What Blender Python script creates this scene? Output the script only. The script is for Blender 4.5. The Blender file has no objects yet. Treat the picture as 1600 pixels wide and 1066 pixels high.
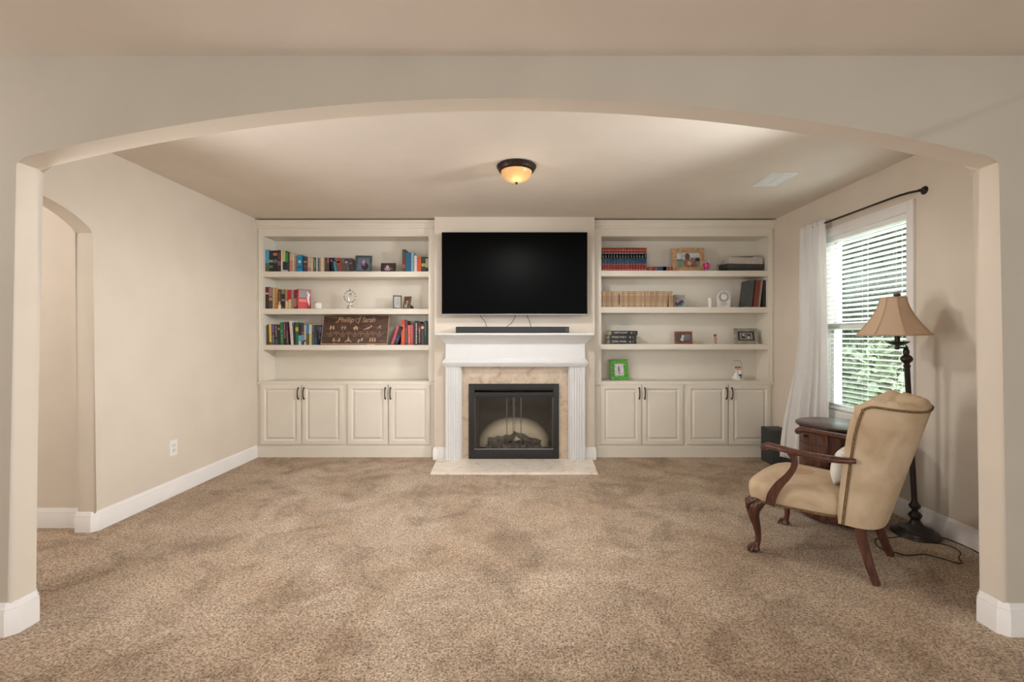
import bpy, bmesh, math, random
from mathutils import Vector, Matrix
from math import sin, cos, pi, radians
random.seed(7)
SC = bpy.context.scene
COL = SC.collection

# ------------------------------------------------------------------ camera, world, lights, exposure
F = 711.0; VX = 807.0; VY = 528.0; EYE = 1.37
cam_d = bpy.data.cameras.new('camera'); cam = bpy.data.objects.new('camera', cam_d); COL.objects.link(cam)
cam.location = (0, 0, EYE); cam.rotation_euler = (pi/2, 0, 0)
cam_d.sensor_width = 36; cam_d.lens = F/1600*36
cam_d.shift_x = -(VX-800)/1600; cam_d.shift_y = (VY-533)/1600
cam_d.clip_start = 0.05
SC.camera = cam
SC.view_settings.view_transform = 'Standard'; SC.view_settings.look = 'None'
SC.view_settings.gamma = 1; SC.view_settings.use_curve_mapping = False
SC.view_settings.exposure = -0.09

wd = bpy.data.worlds.new('world'); SC.world = wd; wd.use_nodes = True
wn = wd.node_tree; bg = wn.nodes['Background']
sky = wn.nodes.new('ShaderNodeTexSky'); sky.sky_type = 'HOSEK_WILKIE'; sky.turbidity = 6; sky.ground_albedo = .3
sky.sun_direction = Vector((-.5, .3, .8)).normalized()
mixw = wn.nodes.new('ShaderNodeMix'); mixw.data_type = 'RGBA'; mixw.inputs[0].default_value = .75
wn.links.new(sky.outputs[0], mixw.inputs[6]); mixw.inputs[7].default_value = (.80, .92, 1.0, 1)
wn.links.new(mixw.outputs[2], bg.inputs[0]); bg.inputs[1].default_value = 1.75

def area(name, loc, target, size, size_y, energy, color):
    l = bpy.data.lights.new(name, 'AREA'); l.shape = 'RECTANGLE'; l.size = size; l.size_y = size_y
    l.energy = energy; l.color = color
    o = bpy.data.objects.new(name, l); COL.objects.link(o); o.location = loc
    o.rotation_euler = (Vector(target)-Vector(loc)).to_track_quat('-Z', 'Y').to_euler()
    return o
# daylight of the open sky above the side window, outside the house
area('sky_light_side', (5.3, 4.1, 3.9), (0.4, 3.4, 0.8), 3.0, 1.6, 760, (.93, .97, 1.0))
# added fill lamps before the rear wall, behind the camera, standing in for daylight
area('rear_fill_light', (-2.2, -3.05, 1.6), (-.6, 3, 1.2), 1.8, 1.7, 42, (.93, .97, 1.0))
area('rear_fill_light', (2.2, -3.05, 1.6), (1.4, 3, 1.0), 1.8, 1.7, 68, (.93, .97, 1.0))
# added point lamp to fill the hall, with no fixture of its own
def point(name, loc, energy, color, r=.1):
    l = bpy.data.lights.new(name, 'POINT'); l.energy = energy; l.color = color; l.shadow_soft_size = r
    o = bpy.data.objects.new(name, l); COL.objects.link(o); o.location = loc; return o
point('hall_fill_light', (-3.9, 1.6, 2.2), 48, (.97, .98, 1), .12)
# added fill strip hidden behind the arch header, and the ceiling fixture's own downward light
area('header_fill_light', (-1.15, 2.40, 2.62), (-1.15, 5.2, .9), 1.5, .10, 1.2, (.95, .98, 1)).data.spread = radians(130)
def spot(name, loc, target, energy, color, angle, r=.1):
    l = bpy.data.lights.new(name, 'SPOT'); l.energy = energy; l.color = color; l.shadow_soft_size = r; l.spot_size = radians(angle); l.spot_blend = .25
    o = bpy.data.objects.new(name, l); COL.objects.link(o); o.location = loc
    o.rotation_euler = (Vector(target)-Vector(loc)).to_track_quat('-Z', 'Y').to_euler(); return o
spot('ceiling_lamp_light', (0, 3.6, 2.50), (0, 3.6, 0), 58, (1, .98, .96), 178, .12)
# added fill lamps, hidden behind the arch pillars, to brighten the side walls
area('corner_fill_light', (2.60, 2.38, 2.22), (-2.98, 3.6, 1.0), .5, .3, 44, (.95, .975, 1.0)).data.spread = radians(92)
area('corner_fill_light', (-2.64, 2.34, 1.5), (2.96, 3.9, 1.5), .4, 1.8, 30, (.98, .99, 1.0)).data.spread = radians(130)
# added low fill lamp behind the camera, aimed up to brighten the inner ceiling
area('low_fill_light', (0, -.9, .55), (0, 3.9, 2.73), 3.2, .8, 20, (.93, .97, 1.0))

# ------------------------------------------------------------------ helpers
def PX(px, Y): return (px-VX)*Y/F
def PZ(py, Y): return EYE+(VY-py)*Y/F
def lin(c):
    c = c/255.0
    return c/12.92 if c <= .04045 else ((c+.055)/1.055)**2.4
def rgb(c): return (lin(c[0]), lin(c[1]), lin(c[2]), 1)
MC = {}
def mat(c, rough=.6, metal=0, noise=0, scale=20, bump=0, bscale=None, name=None, spec=.5, coat=0):
    key = (tuple(c), rough, metal, noise, scale, bump, bscale, spec, coat)
    if key in MC: return MC[key]
    m = bpy.data.materials.new(name or 'mat'); m.use_nodes = True
    nt = m.node_tree; b = nt.nodes['Principled BSDF']
    b.inputs['Base Color'].default_value = rgb(c); b.inputs['Roughness'].default_value = rough
    b.inputs['Metallic'].default_value = metal; b.inputs['Specular IOR Level'].default_value = spec
    b.inputs['Coat Weight'].default_value = coat
    tc = nt.nodes.new('ShaderNodeTexCoord')
    if noise:
        n = nt.nodes.new('ShaderNodeTexNoise'); n.inputs['Scale'].default_value = scale; n.inputs['Detail'].default_value = 4
        nt.links.new(tc.outputs['Object'], n.inputs['Vector'])
        r = nt.nodes.new('ShaderNodeValToRGB')
        r.color_ramp.elements[0].position = .3; r.color_ramp.elements[1].position = .7
        lo = [max(0, v*(1-noise)) for v in c]; hi = [min(255, v*(1+noise)) for v in c]
        r.color_ramp.elements[0].color = rgb(lo); r.color_ramp.elements[1].color = rgb(hi)
        nt.links.new(n.outputs[0], r.inputs[0]); nt.links.new(r.outputs[0], b.inputs['Base Color'])
    if bump:
        n2 = nt.nodes.new('ShaderNodeTexNoise'); n2.inputs['Scale'].default_value = bscale or scale*4; n2.inputs['Detail'].default_value = 3
        nt.links.new(tc.outputs['Object'], n2.inputs['Vector'])
        bp = nt.nodes.new('ShaderNodeBump'); bp.inputs['Strength'].default_value = bump; bp.inputs['Distance'].default_value = .01
        nt.links.new(n2.outputs[0], bp.inputs['Height']); nt.links.new(bp.outputs[0], b.inputs['Normal'])
    MC[key] = m
    return m

def sharp(bm, ang=32):
    bm.normal_update()
    a = radians(ang)
    for f in bm.faces: f.smooth = True
    for e in bm.edges:
        if len(e.link_faces) == 2:
            if e.calc_face_angle(0) > a: e.smooth = False
OFF = {}
def obj(name, bm, mats, parent=None, loc=None, ang=32, label=None, recalc=True):
    if recalc: bmesh.ops.recalc_face_normals(bm, faces=bm.faces)
    sharp(bm, ang)
    off = Vector((0, 0, 0))
    if parent is not None: off = OFF.get(parent.name, Vector((0, 0, 0)))
    if loc is not None: off = Vector(loc)
    if off.length > 0:
        for v in bm.verts: v.co -= off
    me = bpy.data.meshes.new(name); bm.to_mesh(me); bm.free()
    if not isinstance(mats, (list, tuple)): mats = [mats]
    for m in mats: me.materials.append(m)
    o = bpy.data.objects.new(name, me); COL.objects.link(o)
    if parent is not None:
        o.parent = parent; OFF[o.name] = OFF.get(parent.name, Vector((0, 0, 0)))
    elif loc is not None:
        o.location = loc; OFF[o.name] = Vector(loc)
    if label: o['label'] = label
    return o
def thing(name, label, cat, loc=(0, 0, 0), rotz=0, group=None, local=False):
    o = bpy.data.objects.new(name, None); COL.objects.link(o)
    o.empty_display_size = .05
    o.location = loc; o.rotation_euler = (0, 0, rotz); o['label'] = label; o['category'] = cat
    if group: o['group'] = group
    OFF[o.name] = Vector((0, 0, 0)) if local else Vector(loc)
    return o
def tag(o, label, cat, group=None, kind=None):
    o['label'] = label; o['category'] = cat
    if group: o['group'] = group
    if kind: o['kind'] = kind
    return o
def struct(name, bm, m, loc=None, label=None, cat=None, parent=None, ang=32):
    o = obj(name, bm, m, parent, loc, ang)
    if parent is None:
        o['kind'] = 'structure'
        if label: o['label'] = label
        if cat: o['category'] = cat
    return o
def BM(): return bmesh.new()
def box(bm, x0, x1, y0, y1, z0, z1, mi=0, bev=0):
    vs = [bm.verts.new(p) for p in ((x0,y0,z0),(x1,y0,z0),(x1,y1,z0),(x0,y1,z0),(x0,y0,z1),(x1,y0,z1),(x1,y1,z1),(x0,y1,z1))]
    fs = []
    for q in ((0,3,2,1),(4,5,6,7),(0,1,5,4),(1,2,6,5),(2,3,7,6),(3,0,4,7)):
        f = bm.faces.new([vs[i] for i in q]); f.material_index = mi; fs.append(f)
    if bev:
        es = set(e for f in fs for e in f.edges)
        bmesh.ops.bevel(bm, geom=list(es), offset=bev, segments=2, affect='EDGES', profile=.6, material=-1)
    return vs
def prism(bm, pts, axis, a, b, mi=0):
    """polygon pts (2D) extruded along axis from a to b. axis 'x': pts=(y,z); 'y': (x,z); 'z': (x,y)"""
    def P(p, t):
        return {'x': (t, p[0], p[1]), 'y': (p[0], t, p[1]), 'z': (p[0], p[1], t)}[axis]
    v0 = [bm.verts.new(P(p, a)) for p in pts]; v1 = [bm.verts.new(P(p, b)) for p in pts]
    n = len(pts); out = []
    out.append(bm.faces.new(v0)); out.append(bm.faces.new(v1[::-1]))
    for i in range(n):
        out.append(bm.faces.new((v0[i], v0[(i+1) % n], v1[(i+1) % n], v1[i])))
    for f in out: f.material_index = mi
    return v0, v1
def tube(bm, pts, rad, seg=10, mi=0, cap=True, up=(0, 0, 1), rot=0):
    pts = [Vector(p) for p in pts]; n = len(pts)
    rings = []; U = Vector(up)
    for i in range(n):
        t = (pts[min(i+1, n-1)]-pts[max(i-1, 0)]).normalized()
        side = t.cross(U)
        if side.length < 1e-3: side = t.cross(Vector((1, 0, 0)) if abs(t.x) < .9 else Vector((0, 1, 0)))
        side.normalize(); u2 = side.cross(t).normalized()
        r = rad[i] if isinstance(rad, (list, tuple)) else rad
        if not isinstance(r, (list, tuple)): r = (r, r)
        rings.append([bm.verts.new(pts[i]+side*(r[0]*cos(2*pi*k/seg+rot))+u2*(r[1]*sin(2*pi*k/seg+rot))) for k in range(seg)])
        U = u2 if abs(t.dot(Vector(up))) > .9 else Vector(up)
    for i in range(n-1):
        for k in range(seg):
            f = bm.faces.new((rings[i][k], rings[i][(k+1) % seg], rings[i+1][(k+1) % seg], rings[i+1][k])); f.material_index = mi
    if cap:
        bm.faces.new(rings[0][::-1]).material_index = mi; bm.faces.new(rings[-1]).material_index = mi
def catmull(pts, n=6):
    P = [Vector(p) for p in pts]; out = []
    for i in range(len(P)-1):
        p0 = P[max(i-1, 0)]; p1 = P[i]; p2 = P[i+1]; p3 = P[min(i+2, len(P)-1)]
        for k in range(n):
            t = k/n
            out.append(.5*((2*p1)+(p2-p0)*t+(2*p0-5*p1+4*p2-p3)*t*t+(-p0+3*p1-3*p2+p3)*t**3))
    out.append(P[-1]); return out
def interp(vals, n=6):
    out = []
    for i in range(len(vals)-1):
        for k in range(n):
            t = k/n; a, b = vals[i], vals[i+1]
            out.append(tuple(a[j]*(1-t)+b[j]*t for j in range(len(a))) if isinstance(a, (list, tuple)) else a*(1-t)+b*t)
    out.append(vals[-1]); return out
def lathe(bm, prof, c=(0, 0), seg=32, mi=0, phase=0, mat3=None):
    """prof [(r,z)] around vertical axis at c"""
    rings = []
    for r, z in prof:
        if r < 1e-5:
            rings.append([bm.verts.new((c[0], c[1], z))])
        else:
            rings.append([bm.verts.new((c[0]+r*cos(2*pi*k/seg+phase), c[1]+r*sin(2*pi*k/seg+phase), z)) for k in range(seg)])
    for a, b in zip(rings[:-1], rings[1:]):
        for k in range(seg):
            k2 = (k+1) % seg
            if len(a) == 1 and len(b) == 1: continue
            if len(a) == 1: f = bm.faces.new((a[0], b[k2], b[k]))
            elif len(b) == 1: f = bm.faces.new((a[k], a[k2], b[0]))
            else: f = bm.faces.new((a[k], a[k2], b[k2], b[k]))
            f.material_index = mi
    return rings
def xform(bm, M, start=0):
    bm.verts.ensure_lookup_table()
    for v in bm.verts[start:]: v.co = M @ v.co
def ball(bm, c, r, seg=10, rings=6, mi=0, sc=(1, 1, 1)):
    prof = [(r*sin(pi*i/rings), -r*cos(pi*i/rings)) for i in range(rings+1)]
    prof[0] = (0, -r); prof[-1] = (0, r)
    for ring in lathe(bm, prof, (0, 0), seg, mi):
        for v in ring: v.co = Vector((v.co.x*sc[0]+c[0], v.co.y*sc[1]+c[1], v.co.z*sc[2]+c[2]))
def sweep(bm, path, prof, side=1, closed=False, mi=0):
    """horizontal 2D path, profile [(offset,z)] offset to the right(side=1)/left(-1); mitred"""
    P = [Vector((p[0], p[1])) for p in path]; n = len(P); cols = []
    def nrm(a, b):
        d = (b-a).normalized(); return Vector((d.y, -d.x))*side
    for i in range(n):
        if closed: n1 = nrm(P[i-1], P[i]); n2 = nrm(P[i], P[(i+1) % n])
        else:
            n1 = nrm(P[i-1], P[i]) if i > 0 else None; n2 = nrm(P[i], P[i+1]) if i < n-1 else None
            n1 = n1 or n2; n2 = n2 or n1
        m = (n1+n2); m = m/(max(m.length_squared, 1e-6)) * 2
        cols.append([bm.verts.new((P[i].x+m.x*o, P[i].y+m.y*o, z)) for o, z in prof])
    k = len(prof)
    rng = range(n) if closed else range(n-1)
    for i in rng:
        a, b = cols[i], cols[(i+1) % n]
        for j in range(k-1):
            bm.faces.new((a[j], b[j], b[j+1], a[j+1])).material_index = mi
        bm.faces.new((a[k-1], b[k-1], b[0], a[0])).material_index = mi
    if not closed:
        bm.faces.new(cols[0]).material_index = mi; bm.faces.new(cols[-1][::-1]).material_index = mi
def text_bm(s, size, shear=0, extrude=.0006, font_scale_x=1.0, spacing=1.0):
    cu = bpy.data.curves.new('t', 'FONT'); cu.body = s; cu.size = size; cu.shear = shear; cu.extrude = extrude
    cu.align_x = 'CENTER'; cu.align_y = 'CENTER'; cu.space_character = spacing
    o = bpy.data.objects.new('t', cu); COL.objects.link(o)
    dg = bpy.context.evaluated_depsgraph_get(); dg.update()
    me = bpy.data.meshes.new_from_object(o.evaluated_get(dg))
    bm = BM(); bm.from_mesh(me)
    bpy.data.objects.remove(o); bpy.data.meshes.remove(me); bpy.data.curves.remove(cu)
    for v in bm.verts: v.co.x *= font_scale_x
    return bm

# ------------------------------------------------------------------ main materials
def wallmat(name, c):
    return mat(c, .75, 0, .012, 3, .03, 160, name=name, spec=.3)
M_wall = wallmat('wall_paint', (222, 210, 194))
M_wall_shaded = wallmat('shaded_wall_paint', (199, 190, 176))  # wall colour greyed and darkened for the shade on the arch's near side
M_ceil = wallmat('ceiling_paint', (226, 215, 202))
M_base = mat((240, 236, 232), .4, 0, .01, 5, name='white_trim_paint')
M_cab = mat((230, 222, 208), .42, 0, .01, 4, name='cream_cabinet_paint')
M_white = mat((216, 215, 213), .4, 0, .01, 5, name='white_mantel_paint')
M_bronze = mat((52, 42, 36), .42, .7, .2, 40, name='oil_rubbed_bronze')
M_blackmetal = mat((40, 39, 38), .5, .3, .08, 30, name='black_powder_coat')
M_black = mat((18, 18, 20), .5, 0, .1, 30, name='black_plastic')

def carpet_mat():
    m = bpy.data.materials.new('carpet'); m.use_nodes = True
    nt = m.node_tree; b = nt.nodes['Principled BSDF']; L = nt.links
    b.inputs['Roughness'].default_value = .95; b.inputs['Specular IOR Level'].default_value = .15
    b.inputs['Sheen Weight'].default_value = .15; b.inputs['Sheen Roughness'].default_value = .6
    tc = nt.nodes.new('ShaderNodeTexCoord')
    def noise(s, d, r=.5, dist=0):
        n = nt.nodes.new('ShaderNodeTexNoise'); n.inputs['Scale'].default_value = s; n.inputs['Detail'].default_value = d
        n.inputs['Roughness'].default_value = r; n.inputs['Distortion'].default_value = dist
        L.new(tc.outputs['Object'], n.inputs['Vector']); return n
    def ramp(src, p0, p1, c0, c1):
        r = nt.nodes.new('ShaderNodeValToRGB'); r.color_ramp.elements[0].position = p0; r.color_ramp.elements[1].position = p1
        r.color_ramp.elements[0].color = c0; r.color_ramp.elements[1].color = c1
        L.new(src, r.inputs[0]); return r
    def mult(a, bb):
        x = nt.nodes.new('ShaderNodeMix'); x.data_type = 'RGBA'; x.blend_type = 'MULTIPLY'; x.inputs[0].default_value = 1
        L.new(a, x.inputs[6]); L.new(bb, x.inputs[7]); return x.outputs[2]
    big = noise(.9, 4, .55, 1.2); mid = noise(3.2, 5, .62, .9); dark = noise(1.9, 5, .6, 1.6); tuft = noise(100, 3, .6, .5); fine = noise(330, 2, .6)
    clump = noise(42, 3, .6, .5)
    r1 = ramp(big.outputs[0], .38, .62, rgb((230, 200, 168)), rgb((250, 226, 198)))
    r2 = ramp(mid.outputs[0], .36, .60, (.80, .785, .77, 1), (1, 1, 1, 1))
    r5 = ramp(dark.outputs[0], .36, .50, (.74, .71, .68, 1), (1, 1, 1, 1))
    r3 = ramp(tuft.outputs[0], .36, .58, (.30, .27, .245, 1), (1.0, 1.0, 1.0, 1))
    r4 = ramp(fine.outputs[0], .36, .62, (.66, .64, .62, 1), (1.08, 1.08, 1.08, 1))
    r6 = ramp(clump.outputs[0], .34, .6, (.74, .72, .70, 1), (1.04, 1.04, 1.04, 1))
    c = mult(mult(mult(mult(mult(r1.outputs[0], r2.outputs[0]), r5.outputs[0]), r3.outputs[0]), r4.outputs[0]), r6.outputs[0])
    # lighter lines left by the vacuum cleaner between the arch and the hearth
    sp = nt.nodes.new('ShaderNodeSeparateXYZ'); L.new(tc.outputs['Object'], sp.inputs[0])
    def MM(op, p, q=None):
        n = nt.nodes.new('ShaderNodeMath'); n.operation = op
        for k, v in enumerate((p, q)):
            if v is None: continue
            if isinstance(v, (int, float)): n.inputs[k].default_value = v
            else: L.new(v, n.inputs[k])
        return n.outputs[0]
    wob = MM('MULTIPLY', mid.outputs[0], .06)
    tot = None
    for x0_, k_ in ((-.86, .0), (-.48, .03), (.30, -.03)):
        dx = MM('ABSOLUTE', MM('SUBTRACT', MM('ADD', sp.outputs[0], MM('ADD', wob, MM('MULTIPLY', sp.outputs[1], k_))), x0_))
        g = MM('MAXIMUM', MM('SUBTRACT', 1.0, MM('MULTIPLY', dx, 38.0)), 0.0)
        tot = g if tot is None else MM('MAXIMUM', tot, g)
    gate = MM('MULTIPLY', MM('GREATER_THAN', sp.outputs[1], 3.2), tot)
    fin = nt.nodes.new('ShaderNodeMix'); fin.data_type = 'RGBA'; fin.blend_type = 'MIX'
    L.new(MM('MULTIPLY', gate, .22), fin.inputs[0]); L.new(c, fin.inputs[6]); fin.inputs[7].default_value = rgb((214, 192, 168))
    L.new(fin.outputs[2], b.inputs['Base Color'])
    hh = MM('ADD', tuft.outputs[0], MM('MULTIPLY', clump.outputs[0], .8))
    bp = nt.nodes.new('ShaderNodeBump'); bp.inputs['Strength'].default_value = 1.0; bp.inputs['Distance'].default_value = .010
    L.new(hh, bp.inputs['Height']); L.new(bp.outputs[0], b.inputs['Normal'])
    return m
M_carpet = carpet_mat()

def marble_mat(name, c1, c2, c3):
    m = bpy.data.materials.new(name); m.use_nodes = True
    nt = m.node_tree; b = nt.nodes['Principled BSDF']; L = nt.links
    b.inputs['Roughness'].default_value = .25
    tc = nt.nodes.new('ShaderNodeTexCoord')
    n = nt.nodes.new('ShaderNodeTexNoise'); n.inputs['Scale'].default_value = 9; n.inputs['Detail'].default_value = 6; n.inputs['Distortion'].default_value = 1.2
    L.new(tc.outputs['Object'], n.inputs['Vector'])
    r = nt.nodes.new('ShaderNodeValToRGB'); e = r.color_ramp.elements
    e[0].position = .3; e[0].color = rgb(c1); e[1].position = .7; e[1].color = rgb(c2)
    x = e.new(.44); x.color = rgb(c3)
    L.new(n.outputs[0], r.inputs[0]); L.new(r.outputs[0], b.inputs['Base Color'])
    return m
M_marble = marble_mat('tan_marble', (168, 144, 120), (204, 184, 162), (190, 169, 146))
M_hearth = marble_mat('pale_marble', (214, 198, 180), (240, 230, 216), (232, 220, 204))

def wood_mat(name, c1, c2, rough=.3, scale=6, axis='x'):
    m = bpy.data.materials.new(name); m.use_nodes = True
    nt = m.node_tree; b = nt.nodes['Principled BSDF']; L = nt.links
    b.inputs['Roughness'].default_value = rough
    tc = nt.nodes.new('ShaderNodeTexCoord'); mp = nt.nodes.new('ShaderNodeMapping')
    mp.inputs['Scale'].default_value = {'x': (1, 9, 9), 'y': (9, 1, 9), 'z': (9, 9, 1)}[axis]
    n = nt.nodes.new('ShaderNodeTexNoise'); n.inputs['Scale'].default_value = scale; n.inputs['Detail'].default_value = 5; n.inputs['Distortion'].default_value = .4
    L.new(tc.outputs['Object'], mp.inputs[0]); L.new(mp.outputs[0], n.inputs['Vector'])
    r = nt.nodes.new('ShaderNodeValToRGB'); r.color_ramp.elements[0].position = .35; r.color_ramp.elements[1].position = .68
    r.color_ramp.elements[0].color = rgb(c1); r.color_ramp.elements[1].color = rgb(c2)
    L.new(n.outputs[0], r.inputs[0]); L.new(r.outputs[0], b.inputs['Base Color'])
    return m
M_mahog = wood_mat('mahogany', (64, 36, 28), (106, 64, 46), .28, 6, 'x')
M_mahogz = wood_mat('mahogany_upright', (60, 33, 26), (100, 58, 42), .3, 6, 'z')
M_tabletop = wood_mat('dark_table_wood', (50, 32, 28), (74, 48, 42), .22, 5, 'x')

# ------------------------------------------------------------------ room shell
XL, XR = -2.98, 2.96
YF0, YF1 = 2.097, 2.217          # arch wall
YC = 5.23                        # cabinet face
YB = 5.52                        # back wall
ZC = 2.73; ZCF = 2.67
RX0, RX1, RY0 = -4.9, 4.4, -3.2  # front room
M_lawn = mat((120, 140, 84), .95, 0, .25, 3, .3, 60, name='lawn_grass')

bm = BM(); box(bm, RX0, XR+.16, RY0, YB+.1, -.05, 0); box(bm, XR+.16, RX1, RY0, YF1, -.05, 0)
struct('floor', bm, M_carpet, label='beige cut-pile carpet covering the whole floor', cat='floor')
bm = BM(); box(bm, -3.3, XR+.16, YF1, YB+.1, ZC, ZC+.1)
struct('ceiling', bm, M_ceil, label='beige painted ceiling above the bookcases', cat='ceiling')
bm = BM(); box(bm, RX0, RX1, RY0, YF0, ZCF, ZCF+.16); box(bm, RX0, -3.3, YF0, 3.45, ZCF, ZCF+.16)
struct('ceiling', bm, M_ceil, label='beige ceiling of the front room before the arch', cat='ceiling')

def arch_wall(name, m, axis, a0, a1, lo, hi, z1, j0, j1, spring, rise, bev, nseg=40, label=None):
    """wall slab with an arched opening from j0 to j1; lies in plane (t, z), thickness a0..a1"""
    c = (j0+j1)/2; h = (j1-j0)/2; R = (h*h+rise*rise)/(2*rise)
    arc = []
    for i in range(nseg+1):
        t = -h+2*h*i/nseg
        arc.append((c+t, spring-(R-rise)+math.sqrt(max(R*R-t*t, 0))))
    bm = BM()
    pts = [(lo, 0), (j0, 0)]+arc+[(j1, 0), (hi, 0), (hi, z1), (lo, z1)]
    v0, v1 = prism(bm, pts, axis, a0, a1)
    n = len(arc)
    es = []
    for vs in (v0, v1):
        for i in range(1, n+2):
            e = bm.edges.get((vs[i], vs[i+1]))
            if e: es.append(e)
    bmesh.ops.bevel(bm, geom=es, offset=bev, segments=5, affect='EDGES', profile=.5)
    big = [f for f in bm.faces if len(f.verts) > 8]
    bmesh.ops.triangulate(bm, faces=big)
    bm.normal_update()
    k = 'xyz'.index(axis)
    for f in bm.faces:
        if abs(f.normal[k]) < .9 and f.calc_center_median().z < spring+rise+.05 and lo+.05 < f.calc_center_median()[1-k] < hi-.05: f.material_index = 1  # arch reveals keep the lighter, unshaded wall colour
    o = struct(name, bm, [m, M_wall], label=label, cat='wall', ang=40)
    return o
# wall with the wide arch
JL, JR = -2.327, 2.245
arch_wall('wall_front', M_wall_shaded, 'y', YF0, YF1, -3.106, XR+.16, ZC+.05, JL, JR, 2.19, .286, .022, 64,
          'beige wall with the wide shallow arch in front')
# left wall with its narrow arch to the hall
arch_wall('wall_left', M_wall, 'x', XL-.126, XL, YF1-.005, YB+.1, ZC+.02, 2.265, 3.215, 2.11, .165, .015, 24,
          'beige left wall with the narrow arched hall opening')
# hall beyond
bm = BM(); box(bm, RX0, XL-.126, 3.29, 3.39, 0, ZC+.02)
struct('wall_hall', bm, M_wall, label='beige hall wall seen through the narrow arch', cat='wall')
bm = BM(); box(bm, RX0-.1, RX0, RY0, 3.39, 0, ZC)
struct('wall_hall', bm, M_wall, label='far side wall of the hall', cat='wall')
bm = BM(); box(bm, RX0, RX1, RY0-.1, RY0, 0, ZC)
struct('wall_rear', bm, M_wall_shaded, label='rear wall of the front room', cat='wall')
bm = BM(); box(bm, RX1, RX1+.1, RY0, YF1, 0, ZC); box(bm, XR+.16, RX1+.1, YF1, YF1+.1, 0, ZC)
struct('wall_front', bm, M_wall_shaded, label='side wall of the front room', cat='wall')
# back wall
bm = BM(); box(bm, XL-.13, XR+.16, YB, YB+.1, 0, ZC+.02)
struct('wall_back', bm, M_wall, label='beige back wall behind the bookcases', cat='wall')
# right wall with window hole
WY0, WY1, WZ0, WZ1 = 3.433, 4.366, .70, 2.32
bm = BM()
box(bm, XR, XR+.16, YF1-.01, WY0, 0, ZC+.02); box(bm, XR, XR+.16, WY1, YB+.1, 0, ZC+.02)
box(bm, XR, XR+.16, WY0, WY1, 0, WZ0); box(bm, XR, XR+.16, WY0, WY1, WZ1, ZC+.02)
bmesh.ops.remove_doubles(bm, verts=bm.verts, dist=.0001)
struct('wall_right', bm, M_wall, label='beige right wall around the window', cat='wall')
# chimney breast with firebox hole
BX0, BX1, BY = -.922, .879, 5.12
HX0, HX1, HZ0, HZ1 = PX(737, 5.07), PX(869, 5.07), .045, PZ(609, 5.07)
bm = BM()
box(bm, BX0, HX0, BY, YB+.02, 0, ZC+.01); box(bm, HX1, BX1, BY, YB+.02, 0, ZC+.01)
box(bm, HX0, HX1, BY, YB+.02, HZ1, ZC+.01); box(bm, HX0, HX1, BY, YB+.02, 0, HZ0)
struct('wall_chimney', bm, M_wall, label='beige chimney breast between the two bookcases', cat='wall')

# baseboards
BBP = [(0, 0), (.017, 0), (.017, .098), (.014, .104), (.014, .116), (.010, .122), (.008, .134), (.004, .140), (0, .140)]
BBF = [(o*1.1, z*1.06) for o, z in BBP]
def baseboard(name, path, side, prof=BBP, label=''):
    bm = BM(); sweep(bm, path, prof, side)
    struct(name, bm, M_base, label=label, cat='baseboard')
c = .022
baseboard('baseboard_left', [(XL-.126-.0, 3.215-.0), (XL-c, 3.215), (XL, 3.215+c), (XL, YC-.016)], 1, BBP, 'white baseboard along the left wall')
baseboard('baseboard_hall', [(RX0, 3.29), (XL-.126, 3.29)], 1, BBP, 'white baseboard of the hall wall')
baseboard('baseboard_right', [(XR, YC-.03), (XR, YF1)], 1, BBP, 'white baseboard along the right wall')
baseboard('baseboard_pillar', [(-3.1, YF0), (JL-c, YF0), (JL, YF0+c), (JL, YF1-c), (JL-c, YF1), (-2.75, YF1)], 1, BBF, 'white baseboard around the left end of the arch')
baseboard('baseboard_pillar', [(XR-.005, YF1), (JR+c, YF1), (JR, YF1-c), (JR, YF0+c), (JR+c, YF0), (XR+.15, YF0)], 1, BBF, 'white baseboard around the right end of the arch')
baseboard('baseboard_chimney', [(BX0, YC-.03), (BX0, BY), (PX(696, 5.03), BY)], 1, BBP, 'white baseboard left of the fireplace')
baseboard('baseboard_chimney', [(PX(915, 5.03), BY), (BX1, BY), (BX1, YC-.03)], 1, BBP, 'white baseboard right of the fireplace')

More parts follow.
